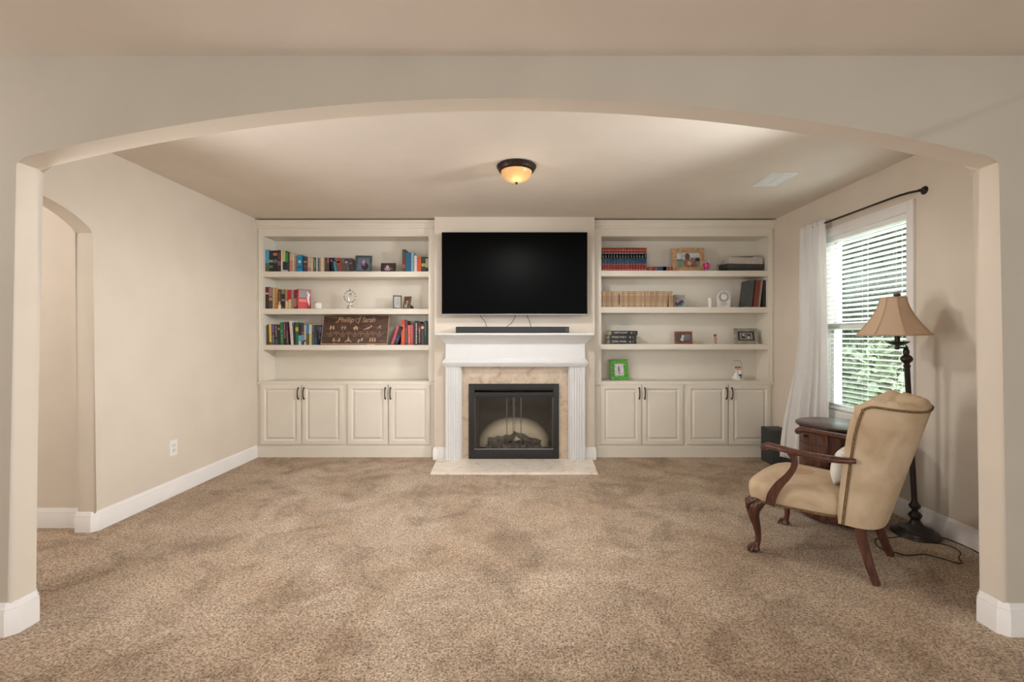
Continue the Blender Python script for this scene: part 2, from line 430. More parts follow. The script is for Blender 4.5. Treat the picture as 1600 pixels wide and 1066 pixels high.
# ------------------------------------------------------------------ outdoors
bm = BM(); box(bm, XR+.2, 40, -8, 45, -.45, -.4)
struct('ground', bm, M_lawn, label='green lawn outside the window', cat='ground')
M_leaf = [mat(c_, .8, 0, .3, 2, name='leaf') for c_ in ((124, 138, 112), (150, 162, 132), (122, 140, 134))]
M_bark = mat((96, 84, 72), .9, 0, .3, 6, .5, 20, name='bark')
def tree(x, y, h, r, k, label):
    t = thing('tree', label, 'tree', (x, y, -.4), 0, 'trees outside the window')
    b1 = BM(); tube(b1, [(x, y, -.4), (x+.1, y, h*.4), (x, y+.1, h*.8)], [.16, .12, .05], 8)
    for i in range(5):
        a = i*1.3; tube(b1, [(x+.05, y, h*(.3+.08*i)), (x+.6*r*cos(a), y+.6*r*sin(a), h*(.5+.08*i))], [.05, .02], 5)
    obj('trunk', b1, M_bark, t)
    b2 = BM()
    for i in range(5200):
        a = random.uniform(0, 2*pi); q = random.random()**.45; el = random.uniform(-1, 1)
        rr = r*q*math.sqrt(1-el*el)
        lump = 1+.10*sin(3*a+k)+.08*sin(5*el+a*2)
        px_, py_, pz_ = x+rr*cos(a)*lump, y+rr*sin(a)*lump, h*.55+h*.5*q*el
        s = random.uniform(.05, .11)
        u = Vector((random.gauss(0, 1), random.gauss(0, 1), random.gauss(0, 1))).normalized()
        w = u.cross(Vector((random.gauss(0, 1), random.gauss(0, 1), random.gauss(0, 1)))).normalized()
        P = Vector((px_, py_, pz_))
        b2.faces.new([b2.verts.new(P+u*s), b2.verts.new(P+w*s*.6), b2.verts.new(P-u*s), b2.verts.new(P-w*s*.6)])
    obj('foliage', b2, M_leaf[k % 3], t, recalc=False)
tree(7.2, 9.3, 5.0, 1.45, 0, 'broad green tree outside the window, nearest the house')
tree(8.6, 13.0, 6.0, 1.5, 1, 'tall light green tree behind the blinds, left of the others')
tree(12.2, 14.9, 6.2, 1.9, 2, 'blue-green tree behind the blinds, right side')
tree(14.2, 20.2, 7.2, 2.5, 0, 'distant green tree outside, beyond the middle of the lawn')
tree(5.6, 6.9, 1.3, .6, 1, 'low green shrub on the lawn below the window')

# ------------------------------------------------------------------ window, blinds, rod, curtain
M_glass = bpy.data.materials.new('window_glass'); M_glass.use_nodes = True
nt = M_glass.node_tree; nt.nodes.remove(nt.nodes['Principled BSDF'])
g1 = nt.nodes.new('ShaderNodeBsdfTransparent'); g1.inputs[0].default_value = (.93, .97, .96, 1)
g2 = nt.nodes.new('ShaderNodeBsdfGlossy'); g2.inputs[0].default_value = (1, 1, 1, 1); g2.inputs[1].default_value = .03
gm = nt.nodes.new('ShaderNodeMixShader'); gm.inputs[0].default_value = .07
nt.links.new(g1.outputs[0], gm.inputs[1]); nt.links.new(g2.outputs[0], gm.inputs[2])
nt.links.new(gm.outputs[0], nt.nodes['Material Output'].inputs[0])

CW = .062
bm = BM()
box(bm, XR-.022, XR, WY0-CW, WY0, WZ0-CW-.02, WZ1+CW+.02, 0, .004)
box(bm, XR-.022, XR, WY1, WY1+CW, WZ0-CW-.02, WZ1+CW+.02, 0, .004)
box(bm, XR-.022, XR, WY0, WY1, WZ1, WZ1+CW+.02, 0, .004)
box(bm, XR-.022, XR, WY0, WY1, WZ0-CW-.02, WZ0, 0, .004)
win = struct('window_1', bm, M_base, loc=(XR, (WY0+WY1)/2, WZ0), label='white double-hung window in the right wall', cat='window')
bm = BM()
xa, xb = XR+.055, XR+.095
for (z0, z1, dx) in ((WZ0, 1.50, 0), (1.47, WZ1, .03)):
    s = .045
    box(bm, xa+dx, xb+dx-.01, WY0, WY0+s, z0, z1); box(bm, xa+dx, xb+dx-.01, WY1-s, WY1, z0, z1)
    box(bm, xa+dx, xb+dx-.01, WY0+s, WY1-s, z0, z0+s); box(bm, xa+dx, xb+dx-.01, WY0+s, WY1-s, z1-s, z1)
obj('window_frame', bm, M_base, win)
bm = BM(); box(bm, XR+.07, XR+.074, WY0+.03, WY1-.03, WZ0+.03, 1.48); box(bm, XR+.10, XR+.104, WY0+.03, WY1-.03, 1.5, WZ1-.03)
obj('pane', bm, M_glass, win)
bm = BM(); box(bm, XR+.001, XR+.158, WY1-.008, WY1+.001, WZ0, WZ1); box(bm, XR+.001, XR+.158, WY0-.001, WY0+.005, WZ0, WZ1); box(bm, XR+.001, XR+.158, WY0, WY1, WZ1-.005, WZ1+.001)
obj('jamb_liner', bm, M_base, win)
bm = BM(); box(bm, XR+.001, XR+.16, WY0-.0, WY1, WZ0-.012, WZ0+.001)
obj('window_sill', bm, M_base, win)

M_blind = mat((246, 246, 242), .45, 0, .01, 5, name='white_blind')
bl = thing('window_blind', 'white horizontal slat blind hanging in the window', 'blind', (XR+.03, 3.9, WZ0))
bm = BM(); box(bm, XR+.004, XR+.05, WY0+.006, WY1-.006, WZ1-.045, WZ1-.003, 0, .002); obj('head_rail', bm, M_blind, bl)
bm = BM(); box(bm, XR+.004, XR+.05, WY0+.01, WY1-.01, WZ0+.006, WZ0+.024, 0, .002); obj('bottom_rail', bm, M_blind, bl)
bm = BM(); z = WZ0+.055; ti = radians(14)
while z < WZ1-.06:
    xc = XR+.028; hw = .0245
    a = (xc-hw*cos(ti), z+hw*sin(ti)); b = (xc+hw*cos(ti), z-hw*sin(ti)); mm = (xc, z+.003)
    prism(bm, [a, mm, b, (b[0], b[1]-.0028), (mm[0], mm[1]-.0028), (a[0], a[1]-.0028)], 'x', 0, 1)
    z += .0435
bm.verts.ensure_lookup_table()
# slats were extruded along x by helper axes: remap (x=t, y, z) -> (y, t, z)
for v in bm.verts: v.co = Vector((v.co.y, WY0+.012+v.co.x*(WY1-WY0-.024), v.co.z))
obj('slats', bm, M_blind, bl, ang=60)
for yy in (WY0+.12, (WY0+WY1)/2, WY1-.12):
    bm = BM(); tube(bm, [(XR+.004, yy, WZ0+.02), (XR+.004, yy, WZ1-.04)], .0012, 5); tube(bm, [(XR+.052, yy, WZ0+.02), (XR+.052, yy, WZ1-.04)], .0012, 5)
    obj('ladder_cord', bm, M_blind, bl)

RXX, RZ = 2.875, 2.44
rod = thing('curtain_rod', 'dark bronze curtain rod curving back to the wall above the window', 'curtain rod', (RXX, 4.0, RZ))
bm = BM(); tube(bm, [(RXX, 4.60, RZ), (RXX, 4.2, RZ), (RXX, 3.50, RZ), (RXX+.004, 3.42, RZ), (RXX+.02, 3.35, RZ), (RXX+.05, 3.312, RZ), (XR-.008, 3.30, RZ)], .0085, 12); obj('rod', bm, M_bronze, rod)
for yy in (3.30, 4.60):
    bm = BM()
    prof = [(.0, 0), (.03, 0), (.03, .004), (.022, .010), (.012, .018), (.0, .02)]
    n0 = len(bm.verts); lathe(bm, prof, (0, 0), 20)
    xform(bm, Matrix.Translation((XR, yy, RZ)) @ Matrix.Rotation(-pi/2, 4, 'Y'))
    if yy > 4: tube(bm, [(RXX-.001, yy, RZ), (XR-.01, yy, RZ)], .006, 8)
    obj('wall_bracket', bm, M_bronze, rod)
bm = BM(); ball(bm, (XR-.035, 3.275, RZ), .013); tube(bm, [(XR-.02, 3.285, RZ), (XR-.055, 3.29, RZ)], .006, 8); obj('finial', bm, M_bronze, rod)

def cloth_mat(name, c, trans=.25):
    m = bpy.data.materials.new(name); m.use_nodes = True; nt = m.node_tree; b = nt.nodes['Principled BSDF']
    b.inputs['Base Color'].default_value = rgb(c); b.inputs['Roughness'].default_value = .85; b.inputs['Specular IOR Level'].default_value = .2
    t = nt.nodes.new('ShaderNodeBsdfTranslucent'); t.inputs[0].default_value = rgb(c)
    mx = nt.nodes.new('ShaderNodeMixShader'); mx.inputs[0].default_value = trans
    nt.links.new(b.outputs[0], mx.inputs[1]); nt.links.new(t.outputs[0], mx.inputs[2])
    nt.links.new(mx.outputs[0], nt.nodes['Material Output'].inputs[0])
    w = nt.nodes.new('ShaderNodeTexNoise'); w.inputs['Scale'].default_value = 300
    tc = nt.nodes.new('ShaderNodeTexCoord'); nt.links.new(tc.outputs['Object'], w.inputs['Vector'])
    bp = nt.nodes.new('ShaderNodeBump'); bp.inputs['Strength'].default_value = .15; bp.inputs['Distance'].default_value = .002
    nt.links.new(w.outputs[0], bp.inputs['Height']); nt.links.new(bp.outputs[0], b.inputs['Normal'])
    return m
M_curtain = cloth_mat('white_curtain_cloth', (246, 243, 240), .35)
bm = BM(); NU, NV = 130, 60; G = []
for j in range(NV+1):
    v = j/NV
    z = 2.475-(2.475-.17)*v
    s = max(0, (v-.42)/.58); s = s*s*(3-2*s)
    xl, yl = 2.862-.20*s, 4.60-.02*s
    xr, yr = 2.868+.0*s, 4.235-.06*v
    row = []
    for i in range(NU+1):
        u = i/NU
        amp = .015+.016*v
        if v < .04: amp = .014
        uu = u+.02*sin(4*v+u*5)
        ph = uu*2*pi*4.3+.9*sin(uu*7+1)+.5*v*sin(uu*4)
        w = sin(ph)+.30*sin(ph*2.3+1+1.5*v)+.18*sin(uu*61)*(1-v)
        x = xl*(1-u)+xr*u; y = yl*(1-u)+yr*u
        x += amp*w*.9-.01; y += amp*.5*cos(ph)
        x = min(x, XR-.03)
        zz = z if j < NV else z+.02*sin(u*9)-.05*u
        row.append(bm.verts.new((x, y, zz)))
    G.append(row)
for j in range(NV):
    for i in range(NU):
        bm.faces.new((G[j][i], G[j][i+1], G[j+1][i+1], G[j+1][i]))
cur = obj('curtain', bm, M_curtain, loc=(2.86, 4.4, .17), ang=80)
tag(cur, 'long white curtain panel gathered at the far side of the window', 'curtain')
md = cur.modifiers.new('thick', 'SOLIDIFY'); md.thickness = .003
# ------------------------------------------------------------------ built-in cabinets
def raised_door(bm, x0, x1, z0, z1, yf, th=.02):
    """raised-panel door facing -Y with its frame face at yf"""
    rings = [(0, yf+.006), (.003, yf+.001), (.008, yf), (.046, yf), (.048, yf+.004), (.053, yf+.007), (.058, yf+.014), (.064, yf+.015), (.066, yf+.013), (.084, yf+.003), (.086, yf+.001), (.089, yf+.001)]
    prev = [bm.verts.new(p) for p in ((x0, yf+th, z0), (x1, yf+th, z0), (x1, yf+th, z1), (x0, yf+th, z1))]
    bm.faces.new(prev[::-1])
    for ins, y in rings:
        cur_ = [bm.verts.new(p) for p in ((x0+ins, y, z0+ins), (x1-ins, y, z0+ins), (x1-ins, y, z1-ins), (x0+ins, y, z1-ins))]
        for k in range(4): bm.faces.new((prev[k], prev[(k+1) % 4], cur_[(k+1) % 4], cur_[k]))
        prev = cur_
    bm.faces.new(prev)
def pull(bm, x, zc, y, h=.125):
    pts = catmull([(x, y+.002, zc-h/2), (x, y-.014, zc-h/2+.004), (x, y-.026, zc-h/4), (x, y-.030, zc), (x, y-.026, zc+h/4), (x, y-.014, zc+h/2-.004), (x, y+.002, zc+h/2)], 5)
    n = len(pts); tube(bm, pts, [.006+.003*abs(2*i/(n-1)-1)**2 for i in range(n)], 8, up=(1, 0, 0))
    for s in (-1, 1): ball(bm, (x, y, zc+s*h/2), .0085, 8, 6, sc=(1, .4, 1.2))

SH = {}
def cabinets(side):
    L = side == 'left'
    XA, XB = (XL+.001, BX0-.003) if L else (BX1+.003, XR-.001)
    ox0, ox1 = (PX(411, YC), PX(669.5, YC)) if L else (PX(939.6, YC), PX(1200, YC))
    oz1 = PZ(369.4, YC)
    tops = [424.3, 482.5, 539.2] if L else [422.9, 480, 537.8]
    bots = [432.8, 491, 547.2] if L else [431.7, 489, 546.4]
    zt = 2.712; zc0, zc1 = .832, .872
    ww = 'left' if L else 'right'
    yb = 5.495
    bc = thing('built_in_bookcase', 'cream built-in bookcase on the %s side of the fireplace' % ww, 'bookcase', ((XA+XB)/2, YC, zc1), 0, None)
    bm = BM(); box(bm, XA, ox0, YC, YC+.02, zc1, zt); box(bm, ox1, XB, YC, YC+.02, zc1, zt); box(bm, ox0, ox1, YC, YC+.02, oz1, zt)
    obj('face_frame', bm, M_cab, bc)
    for x0, x1 in ((ox0-.02, ox0), (ox1, ox1+.02)):
        bm = BM(); box(bm, x0, x1, YC+.02, yb, zc1, zt-.03); obj('side_panel', bm, M_cab, bc)
    bm = BM(); box(bm, ox0-.02, ox1+.02, yb, yb+.012, zc1, zt-.03); obj('back_panel', bm, M_cab, bc)
    bm = BM(); box(bm, ox0, ox1, YC+.02, yb, oz1+.0, oz1+.02); obj('top_panel', bm, M_cab, bc)
    sh = []
    for t, b in zip(tops, bots):
        bm = BM(); box(bm, ox0, ox1, YC+.001, yb, PZ(b, YC), PZ(t, YC), 0, .002); obj('shelf', bm, M_cab, bc); sh.append(PZ(t, YC))
    SH[side] = sh+[zc1]
    # vertical bead next to the wall
    xw, d = (XA, 1) if L else (XB, -1)
    bm = BM()
    for o0, w_ in ((.018, .016), (.0, .010)):
        a, b = sorted((xw+d*o0, xw+d*(o0+w_))); box(bm, a, b, YC-.012, YC, zc1, zt-.09, 0, .003)
    obj('edge_bead', bm, M_cab, bc)
    # crown moulding
    z0 = zt-.085
    prof = [(0, z0), (.014, z0), (.016, z0+.010), (.010, z0+.014), (.010, z0+.026), (.020, z0+.030), (.022, z0+.040), (.034, z0+.058), (.046, z0+.066), (.050, z0+.072), (.050, zt), (0, zt)]
    bm = BM(); xe = BX0-.003 if L else BX1+.003
    sweep(bm, [(XA, YC), (XB, YC)], prof, 1)
    obj('crown_molding', bm, M_cab, bc)
    # counter
    bm = BM(); box(bm, XA, XB, YC-.018, yb+.01, zc0, zc1, 0, .003)
    o = obj('countertop', bm, M_cab, loc=((XA+XB)/2, YC, zc0)); tag(o, 'cream countertop of the %s base cabinets under the bookcase' % ww, 'countertop')
    # base cabinets
    px = [(406.7, 469.8), (472, 536.5), (543, 605.6), (607.6, 671.7)] if L else [(938.3, 1002.2), (1003.6, 1067.4), (1073.2, 1137.6), (1139.5, 1204.4)]
    hpx = [465.8, 474.6, 601.8, 610] if L else [999, 1007.6, 1135.4, 1143.8]
    mid = PX(539.8 if L else 1070.3, YC-.02)
    dz0, dz1 = PZ(695, YC-.02), PZ(601.3, YC-.02)
    pos = [('against the left wall', 'next to the fireplace, left of it'), ('next to the fireplace, right of it', 'against the right wall, behind the speaker')][0 if L else 1]
    for k, (x0, x1) in enumerate(((XA, mid), (mid, XB))):
        t = thing('base_cabinet', 'cream two-door base cabinet '+pos[k], 'cabinet', ((x0+x1)/2, YC, 0), 0, 'raised-panel base cabinets')
        bm = BM(); box(bm, x0, x1, YC, yb, .0, zc0); obj('body', bm, M_cab, t)
        bm = BM(); box(bm, x0, x1, YC-.014, YC, 0, .115); box(bm, x0, x1, YC-.009, YC, .115, .128, 0, .002); obj('toe_board', bm, M_cab, t)
        for j in (0, 1):
            a, b = px[2*k+j]
            bm = BM(); raised_door(bm, PX(a, YC-.02), PX(b, YC-.02), dz0, dz1, YC-.021)
            d_ = obj('door', bm, M_cab, t, ang=12)
            bm = BM(); pull(bm, PX(hpx[2*k+j], YC-.03), PZ(615, YC-.03), YC-.021)
            obj('handle', bm, M_bronze, d_, label='dark bronze arched handle')
cabinets('left'); cabinets('right')

# ------------------------------------------------------------------ fireplace
YM = 5.02
fm = thing('fireplace_mantel', 'white fireplace mantel with fluted pilasters and tan marble surround', 'fireplace mantel', (-.02, YM, 0))
mx0, mx1 = PX(696.3, YM), PX(913.9, YM)
zsh = PZ(520.6, 4.90)
# mantel shelf
sx0, sx1 = PX(680, 4.90), PX(928, 4.90)
bm = BM(); box(bm, sx0, sx1, 4.895, BY, zsh-.022, zsh, 0, .005); obj('mantel_shelf', bm, M_white, fm)
zf1, zf0 = PZ(536, YM), PZ(560.5, YM)
zb = PZ(572.2, YM)
bm = BM(); z0 = zf1-.01; z1 = zsh-.022; H = z1-z0
prof = [(0, z0), (.006, z0), (.010, z0+.12*H), (.020, z0+.22*H), (.035, z0+.38*H), (.055, z0+.58*H), (.078, z0+.76*H), (.092, z0+.84*H), (.100, z0+.92*H), (.108, z1), (0, z1)]
sweep(bm, [(mx0, BY), (mx0, YM-.005), (mx1, YM-.005), (mx1, BY)], prof, 1)
bmesh.ops.recalc_face_normals(bm, faces=bm.faces)
obj('crown_molding', bm, M_white, fm)
bm = BM(); box(bm, mx0+.001, mx1-.001, YM-.004, BY, zb, z1-.001); obj('frieze_board', bm, M_white, fm)
bm = BM(); z0 = zb-.004
prof = [(0, z0), (.010, z0), (.014, z0+.012), (.022, z0+.016), (.026, z0+.030), (.034, z0+.034), (.036, z0+.050), (.028, z0+.056), (.020, z0+.070), (.012, z0+.076), (.006, z0+.088), (0, z0+.09)]
sweep(bm, [(mx0, BY), (mx0, YM-.004), (mx1, YM-.004), (mx1, BY)], prof, 1)
obj('lower_molding', bm, M_white, fm)
def pilaster(x0, x1, inner):
    bm = BM(); n = 5; w = x1-x0; e = .012
    fw = (w-2*e)/n; pts = [(x0, YM), (x0+e, YM)]
    for i in range(n):
        a = x0+e+fw*i; r = fw*.36; cx = a+fw/2
        for k in range(7):
            th = pi-pi*k/6; pts.append((cx+r*cos(th), YM+r*.75*sin(th)))
    pts += [(x1-e, YM), (x1, YM), (x1, BY-.0), (x0, BY-.0)]
    prism(bm, pts, 'z', .02, z0+.001)
    a, b = inner; box(bm, a, b, YM+.022, BY, .02, z0+.001, 0, .002)
    obj('pilaster', bm, M_white, fm, ang=50)
pilaster(mx0, PX(718.3, YM), (PX(718.3, YM), PX(720.8, YM)))
pilaster(PX(891, YM), mx1, (PX(888.6, YM), PX(891, YM)))
# marble surround
YS = 5.09
fx0, fx1, fz1 = PX(732.3, 5.07), PX(873.3, 5.07), PZ(600, 5.07)
ux0, ux1 = PX(720.8, YM), PX(888.6, YM)
bm = BM(); box(bm, ux0, HX0+.004, YS, BY, .02, zb); box(bm, HX1-.004, ux1, YS, BY, .02, zb); box(bm, HX0+.004, HX1-.004, YS, BY, HZ1, zb)
obj('marble_surround', bm, M_marble, fm, label='tan veined marble surround')
bm = BM(); y0 = 711*(EYE-.02)/(738.8-528)
prism(bm, [(PX(672.6, y0), y0), (PX(934, y0), y0), (PX(926.5, 5.05), BY), (PX(681.5, 5.05), BY)], 'z', -.01, .02)
es = [e for e in bm.edges if all(abs(v.co.z-.02) < 1e-4 for v in e.verts)]
bmesh.ops.bevel(bm, geom=es, offset=.004, segments=2, affect='EDGES')
tag(obj('hearth', bm, M_hearth, loc=(0, y0, 0)), 'pale marble hearth slab lying in the carpet before the fireplace', 'hearth')

# insert
YI = 5.065
fi = thing('fireplace_insert', 'black metal fireplace insert with folding glass doors', 'fireplace', (0, YI, .02))
ozb, ozt = PZ(702, YI), PZ(621, YI); oxa, oxb = PX(741.5, YI), PX(864.5, YI)
bm = BM()
box(bm, fx0, oxa, YI, YS+.0, .021, fz1, 0, .001); box(bm, oxb, fx1, YI, YS, .021, fz1, 0, .001)
box(bm, oxa, oxb, YI, YS, .021, ozb, 0, .001)
box(bm, oxa, oxb, YI, YS, PZ(609.5, YI), fz1, 0, .001)
box(bm, fx0+.01, fx1-.01, YI-.004, YI, fz1-.012, fz1-.002)
obj('frame', bm, M_blackmetal, fi)
bm = BM(); box(bm, oxa-.004, oxb+.004, YI-.012, YI+.01, ozt, PZ(613.2, YI), 0, .003)
hood = obj('hood_bar', bm, M_blackmetal, fi)
bm = BM(); ball(bm, (PX(852, YI), YI-.013, PZ(617, YI)), .02, 12, 6, sc=(1.3, .12, .5)); obj('badge', bm, M_black, hood)
bm = BM(); box(bm, oxa-.004, oxb+.004, YI-.006, YI+.0, ozb-.003, ozb+.006, 0, .001)
obj('door_track', bm, mat((150, 150, 150), .35, .8, name='track_metal'), fi, label='thin silver door track')
# firebox
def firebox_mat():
    m = bpy.data.materials.new('pale_ellipse_firebrick'); m.use_nodes = True; nt = m.node_tree; b = nt.nodes['Principled BSDF']; L = nt.links
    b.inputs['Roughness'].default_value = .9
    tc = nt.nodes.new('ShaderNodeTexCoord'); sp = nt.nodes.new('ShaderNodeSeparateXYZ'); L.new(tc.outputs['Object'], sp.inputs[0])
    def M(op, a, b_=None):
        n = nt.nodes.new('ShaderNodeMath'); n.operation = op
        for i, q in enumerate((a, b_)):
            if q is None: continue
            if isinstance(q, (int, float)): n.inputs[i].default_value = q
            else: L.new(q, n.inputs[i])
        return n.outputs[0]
    # pale half ellipse low on the back panel, dark above, with a soft edge
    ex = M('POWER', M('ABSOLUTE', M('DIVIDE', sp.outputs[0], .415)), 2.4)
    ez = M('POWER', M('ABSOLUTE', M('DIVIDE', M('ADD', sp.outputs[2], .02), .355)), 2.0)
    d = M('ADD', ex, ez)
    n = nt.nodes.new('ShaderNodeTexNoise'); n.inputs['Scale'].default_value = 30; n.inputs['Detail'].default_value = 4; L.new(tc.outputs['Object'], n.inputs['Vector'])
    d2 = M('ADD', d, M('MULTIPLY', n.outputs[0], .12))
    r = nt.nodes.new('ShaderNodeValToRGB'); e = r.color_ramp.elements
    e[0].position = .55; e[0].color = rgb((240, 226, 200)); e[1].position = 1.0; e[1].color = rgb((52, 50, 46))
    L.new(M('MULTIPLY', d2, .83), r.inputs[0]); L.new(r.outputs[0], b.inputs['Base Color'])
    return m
yb_ = 5.40
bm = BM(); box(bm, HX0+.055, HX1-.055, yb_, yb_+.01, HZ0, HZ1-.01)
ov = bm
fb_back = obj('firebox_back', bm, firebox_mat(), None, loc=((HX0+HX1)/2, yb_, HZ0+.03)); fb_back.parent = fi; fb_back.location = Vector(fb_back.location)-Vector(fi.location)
bm = BM()
prism(bm, [(HX0+.003, YS), (HX0+.012, YS), (HX0+.065, yb_+.01), (HX0+.05, yb_+.02)], 'z', HZ0, HZ1-.002)
prism(bm, [(HX1-.012, YS), (HX1-.003, YS), (HX1-.05, yb_+.02), (HX1-.065, yb_+.01)], 'z', HZ0, HZ1-.002)
box(bm, HX0+.002, HX1-.002, YS+.001, yb_+.03, HZ1-.012, HZ1-.001)
box(bm, HX0+.002, HX1-.002, YS+.001, yb_+.03, HZ0+.0005, HZ0+.03)
obj('firebox_sides', bm, mat((50, 49, 47), .9, 0, .2, 12, .3, 60, name='dark_lining'), fi)
M_smoke = bpy.data.materials.new('smoked_glass'); M_smoke.use_nodes = True; nt = M_smoke.node_tree; nt.nodes.remove(nt.nodes['Principled BSDF'])
g1 = nt.nodes.new('ShaderNodeBsdfTransparent'); g1.inputs[0].default_value = (.93, .92, .90, 1)
g2 = nt.nodes.new('ShaderNodeBsdfGlossy'); g2.inputs[0].default_value = (1, 1, 1, 1); g2.inputs[1].default_value = .12
gm = nt.nodes.new('ShaderNodeMixShader'); gm.inputs[0].default_value = .035
nt.links.new(g1.outputs[0], gm.inputs[1]); nt.links.new(g2.outputs[0], gm.inputs[2]); nt.links.new(gm.outputs[0], nt.nodes['Material Output'].inputs[0])
cxm = (oxa+oxb)/2
for s in (-1, 1):
    e0 = oxa if s < 0 else oxb
    d = thing('door', '', '', ((e0+cxm)/2, YI+.008, ozb)); del d['label']; del d['category']
    d.name = 'glass_door'; OFF[d.name] = Vector(d.location); d.parent = fi; wl = Vector(d.location); d.location = wl-Vector(fi.location)
    lo, hi = sorted((e0, cxm+s*.004)); mid_ = e0+(cxm-e0)*.82
    bm = BM(); box(bm, lo+.004, hi-.004, YI+.012, YI+.015, ozb+.006, ozt-.002); obj('glass_pane', bm, M_smoke, d)
    for xx, w_ in ((lo, .007), (hi-.008, .008), (mid_-.004, .008)):
        bm = BM(); box(bm, xx, xx+w_, YI+.006, YI+.018, ozb+.004, ozt-.001, 0, .001)
        obj('door_rail', bm, mat((96, 92, 86), .35, .6, name='door_rail_metal'), d)
    bm = BM(); hx = cxm+s*.022; tube(bm, [(hx, YI+.006, ozt-.105), (hx, YI-.016, ozt-.095), (hx, YI-.016, ozt-.05), (hx, YI+.006, ozt-.04)], .0055, 8)
    obj('handle', bm, M_blackmetal, d)
# gas logs
lg = thing('gas_log_set', 'charred ceramic logs lying on grey embers inside the fireplace', 'fireplace logs', (cxm, 5.23, HZ0+.03))
M_log = mat((70, 66, 62), .9, 0, .6, 14, .8, 50, name='ceramic_log')
zl = HZ0+.03
def logm(pts, rad):
    bm = BM(); P = catmull(pts, 7); R = interp(rad, 7)
    tube(bm, P, R, 14)
    for v in bm.verts: 
        k = .008*(sin(v.co.x*60+v.co.z*35)+sin(v.co.x*23+v.co.y*70)); v.co += Vector((0, k*.5, k*.6))
    obj('log', bm, M_log, lg, ang=50)
def lx(p): return PX(p, 5.22)
logm([(lx(763), 5.22, zl+.10), (lx(780), 5.20, zl+.115), (lx(795), 5.2, zl+.15), (lx(806), 5.22, zl+.18)], [.045, .05, .042, .02])
logm([(lx(802), 5.25, zl+.19), (lx(815), 5.23, zl+.16), (lx(832), 5.21, zl+.11), (lx(845), 5.20, zl+.095)], [.02, .036, .04, .036])
logm([(lx(760), 5.17, zl+.05), (lx(785), 5.16, zl+.06), (lx(812), 5.16, zl+.055), (lx(846), 5.17, zl+.05)], [.03, .036, .03, .034])
logm([(lx(772), 5.28, zl+.04), (lx(800), 5.29, zl+.06), (lx(838), 5.28, zl+.045)], [.035, .04, .035])
bm = BM()
for i in range(220):
    a = random.uniform(lx(754), lx(852)); y = random.uniform(5.11, 5.30); r = random.uniform(.008, .018)
    ball(bm, (a, y, zl+r*.6), r, 6, 4, sc=(1, 1, .8))
e_ = obj('embers', bm, mat((88, 86, 84), .95, 0, .4, 40, name='grey_embers'), lg); e_['kind'] = 'stuff'
bm = BM()
for i in range(9):
    xx = lx(764)+i*(lx(842)-lx(764))/8; tube(bm, [(xx, 5.125, zl+.10), (xx, 5.13, zl+.035), (xx, 5.28, zl+.035)], .005, 6)
tube(bm, [(lx(762), 5.135, zl+.037), (lx(844), 5.135, zl+.037)], .005, 6)
obj('grate', bm, M_blackmetal, lg)

# ------------------------------------------------------------------ television, soundbar, cables
TY = 4.985
tx0, tx1, tz1, tz0 = PX(690, TY), PX(918, TY), PZ(362.8, TY), PZ(492, TY)
tv = thing('television', 'large black flat television mounted above the mantel', 'television', ((tx0+tx1)/2, TY, tz0))
bm = BM(); box(bm, tx0, tx1, TY, TY+.055, tz0, tz1, 0, .003); obj('casing', bm, mat((40, 40, 42), .35, .3, name='tv_casing'), tv)
def screen_mat():
    m = bpy.data.materials.new('tv_screen'); m.use_nodes = True; b = m.node_tree.nodes['Principled BSDF']
    b.inputs['Base Color'].default_value = (.0012, .0012, .0013, 1); b.inputs['Roughness'].default_value = .40; b.inputs['Specular IOR Level'].default_value = .04
    return m
bm = BM(); box(bm, tx0+.007, tx1-.007, TY-.0015, TY+.002, tz0+.014, tz1-.007); obj('screen', bm, screen_mat(), tv)
bm = BM(); box(bm, tx0+.001, tx1-.001, TY-.003, TY+.01, tz0-.002, tz0+.009, 0, .001); obj('bottom_trim', bm, mat((150, 148, 146), .35, .7, name='tv_trim'), tv, label='thin silver bottom trim')
bm = BM(); box(bm, -.25, .25, TY+.055, BY, tz0+.2, tz0+.6); obj('wall_mount', bm, M_black, tv)
SY = 4.965
sb = thing('soundbar', 'long black soundbar lying on the white mantel shelf', 'soundbar', (PX(800, SY), SY, zsh))
a_, b_ = PX(712, SY), PX(889.4, SY)
zt_ = PZ(510.6, SY)
bm = BM(); box(bm, a_, b_, SY, SY+.075, zsh+.001, zt_, 0, .006); obj('body', bm, mat((44, 44, 45), .7, 0, .05, 100, name='soundbar_fabric'), sb)
bm = BM(); box(bm, b_-.04, b_-.006, SY-.0015, SY+.001, zsh+.012, zt_-.006); obj('logo_plate', bm, mat((70, 70, 70), .4, .3, name='logo_grey'), sb)
YW = 5.075
for pts, lb in (([(749, 490), (752, 496), (758, 503), (761, 511), (768, 513.5)], 'black cable hanging from the television, leftmost of three'),
            ([(806, 490), (804, 497), (799, 505), (792, 510.5), (788, 514)], 'black cable hanging from the television, middle of three'),
            ([(822.5, 490), (825, 497), (828, 504), (830, 511), (831, 514)], 'black cable hanging from the television, rightmost of three')):
    bm = BM(); tube(bm, catmull([(PX(p, YW), YW, PZ(q, YW)) for p, q in pts], 5), .0035, 6)
    tag(obj('cable', bm, M_black, loc=(PX(pts[0][0], YW), YW, PZ(pts[-1][1], YW))), lb, 'cable', 'cables under the television')

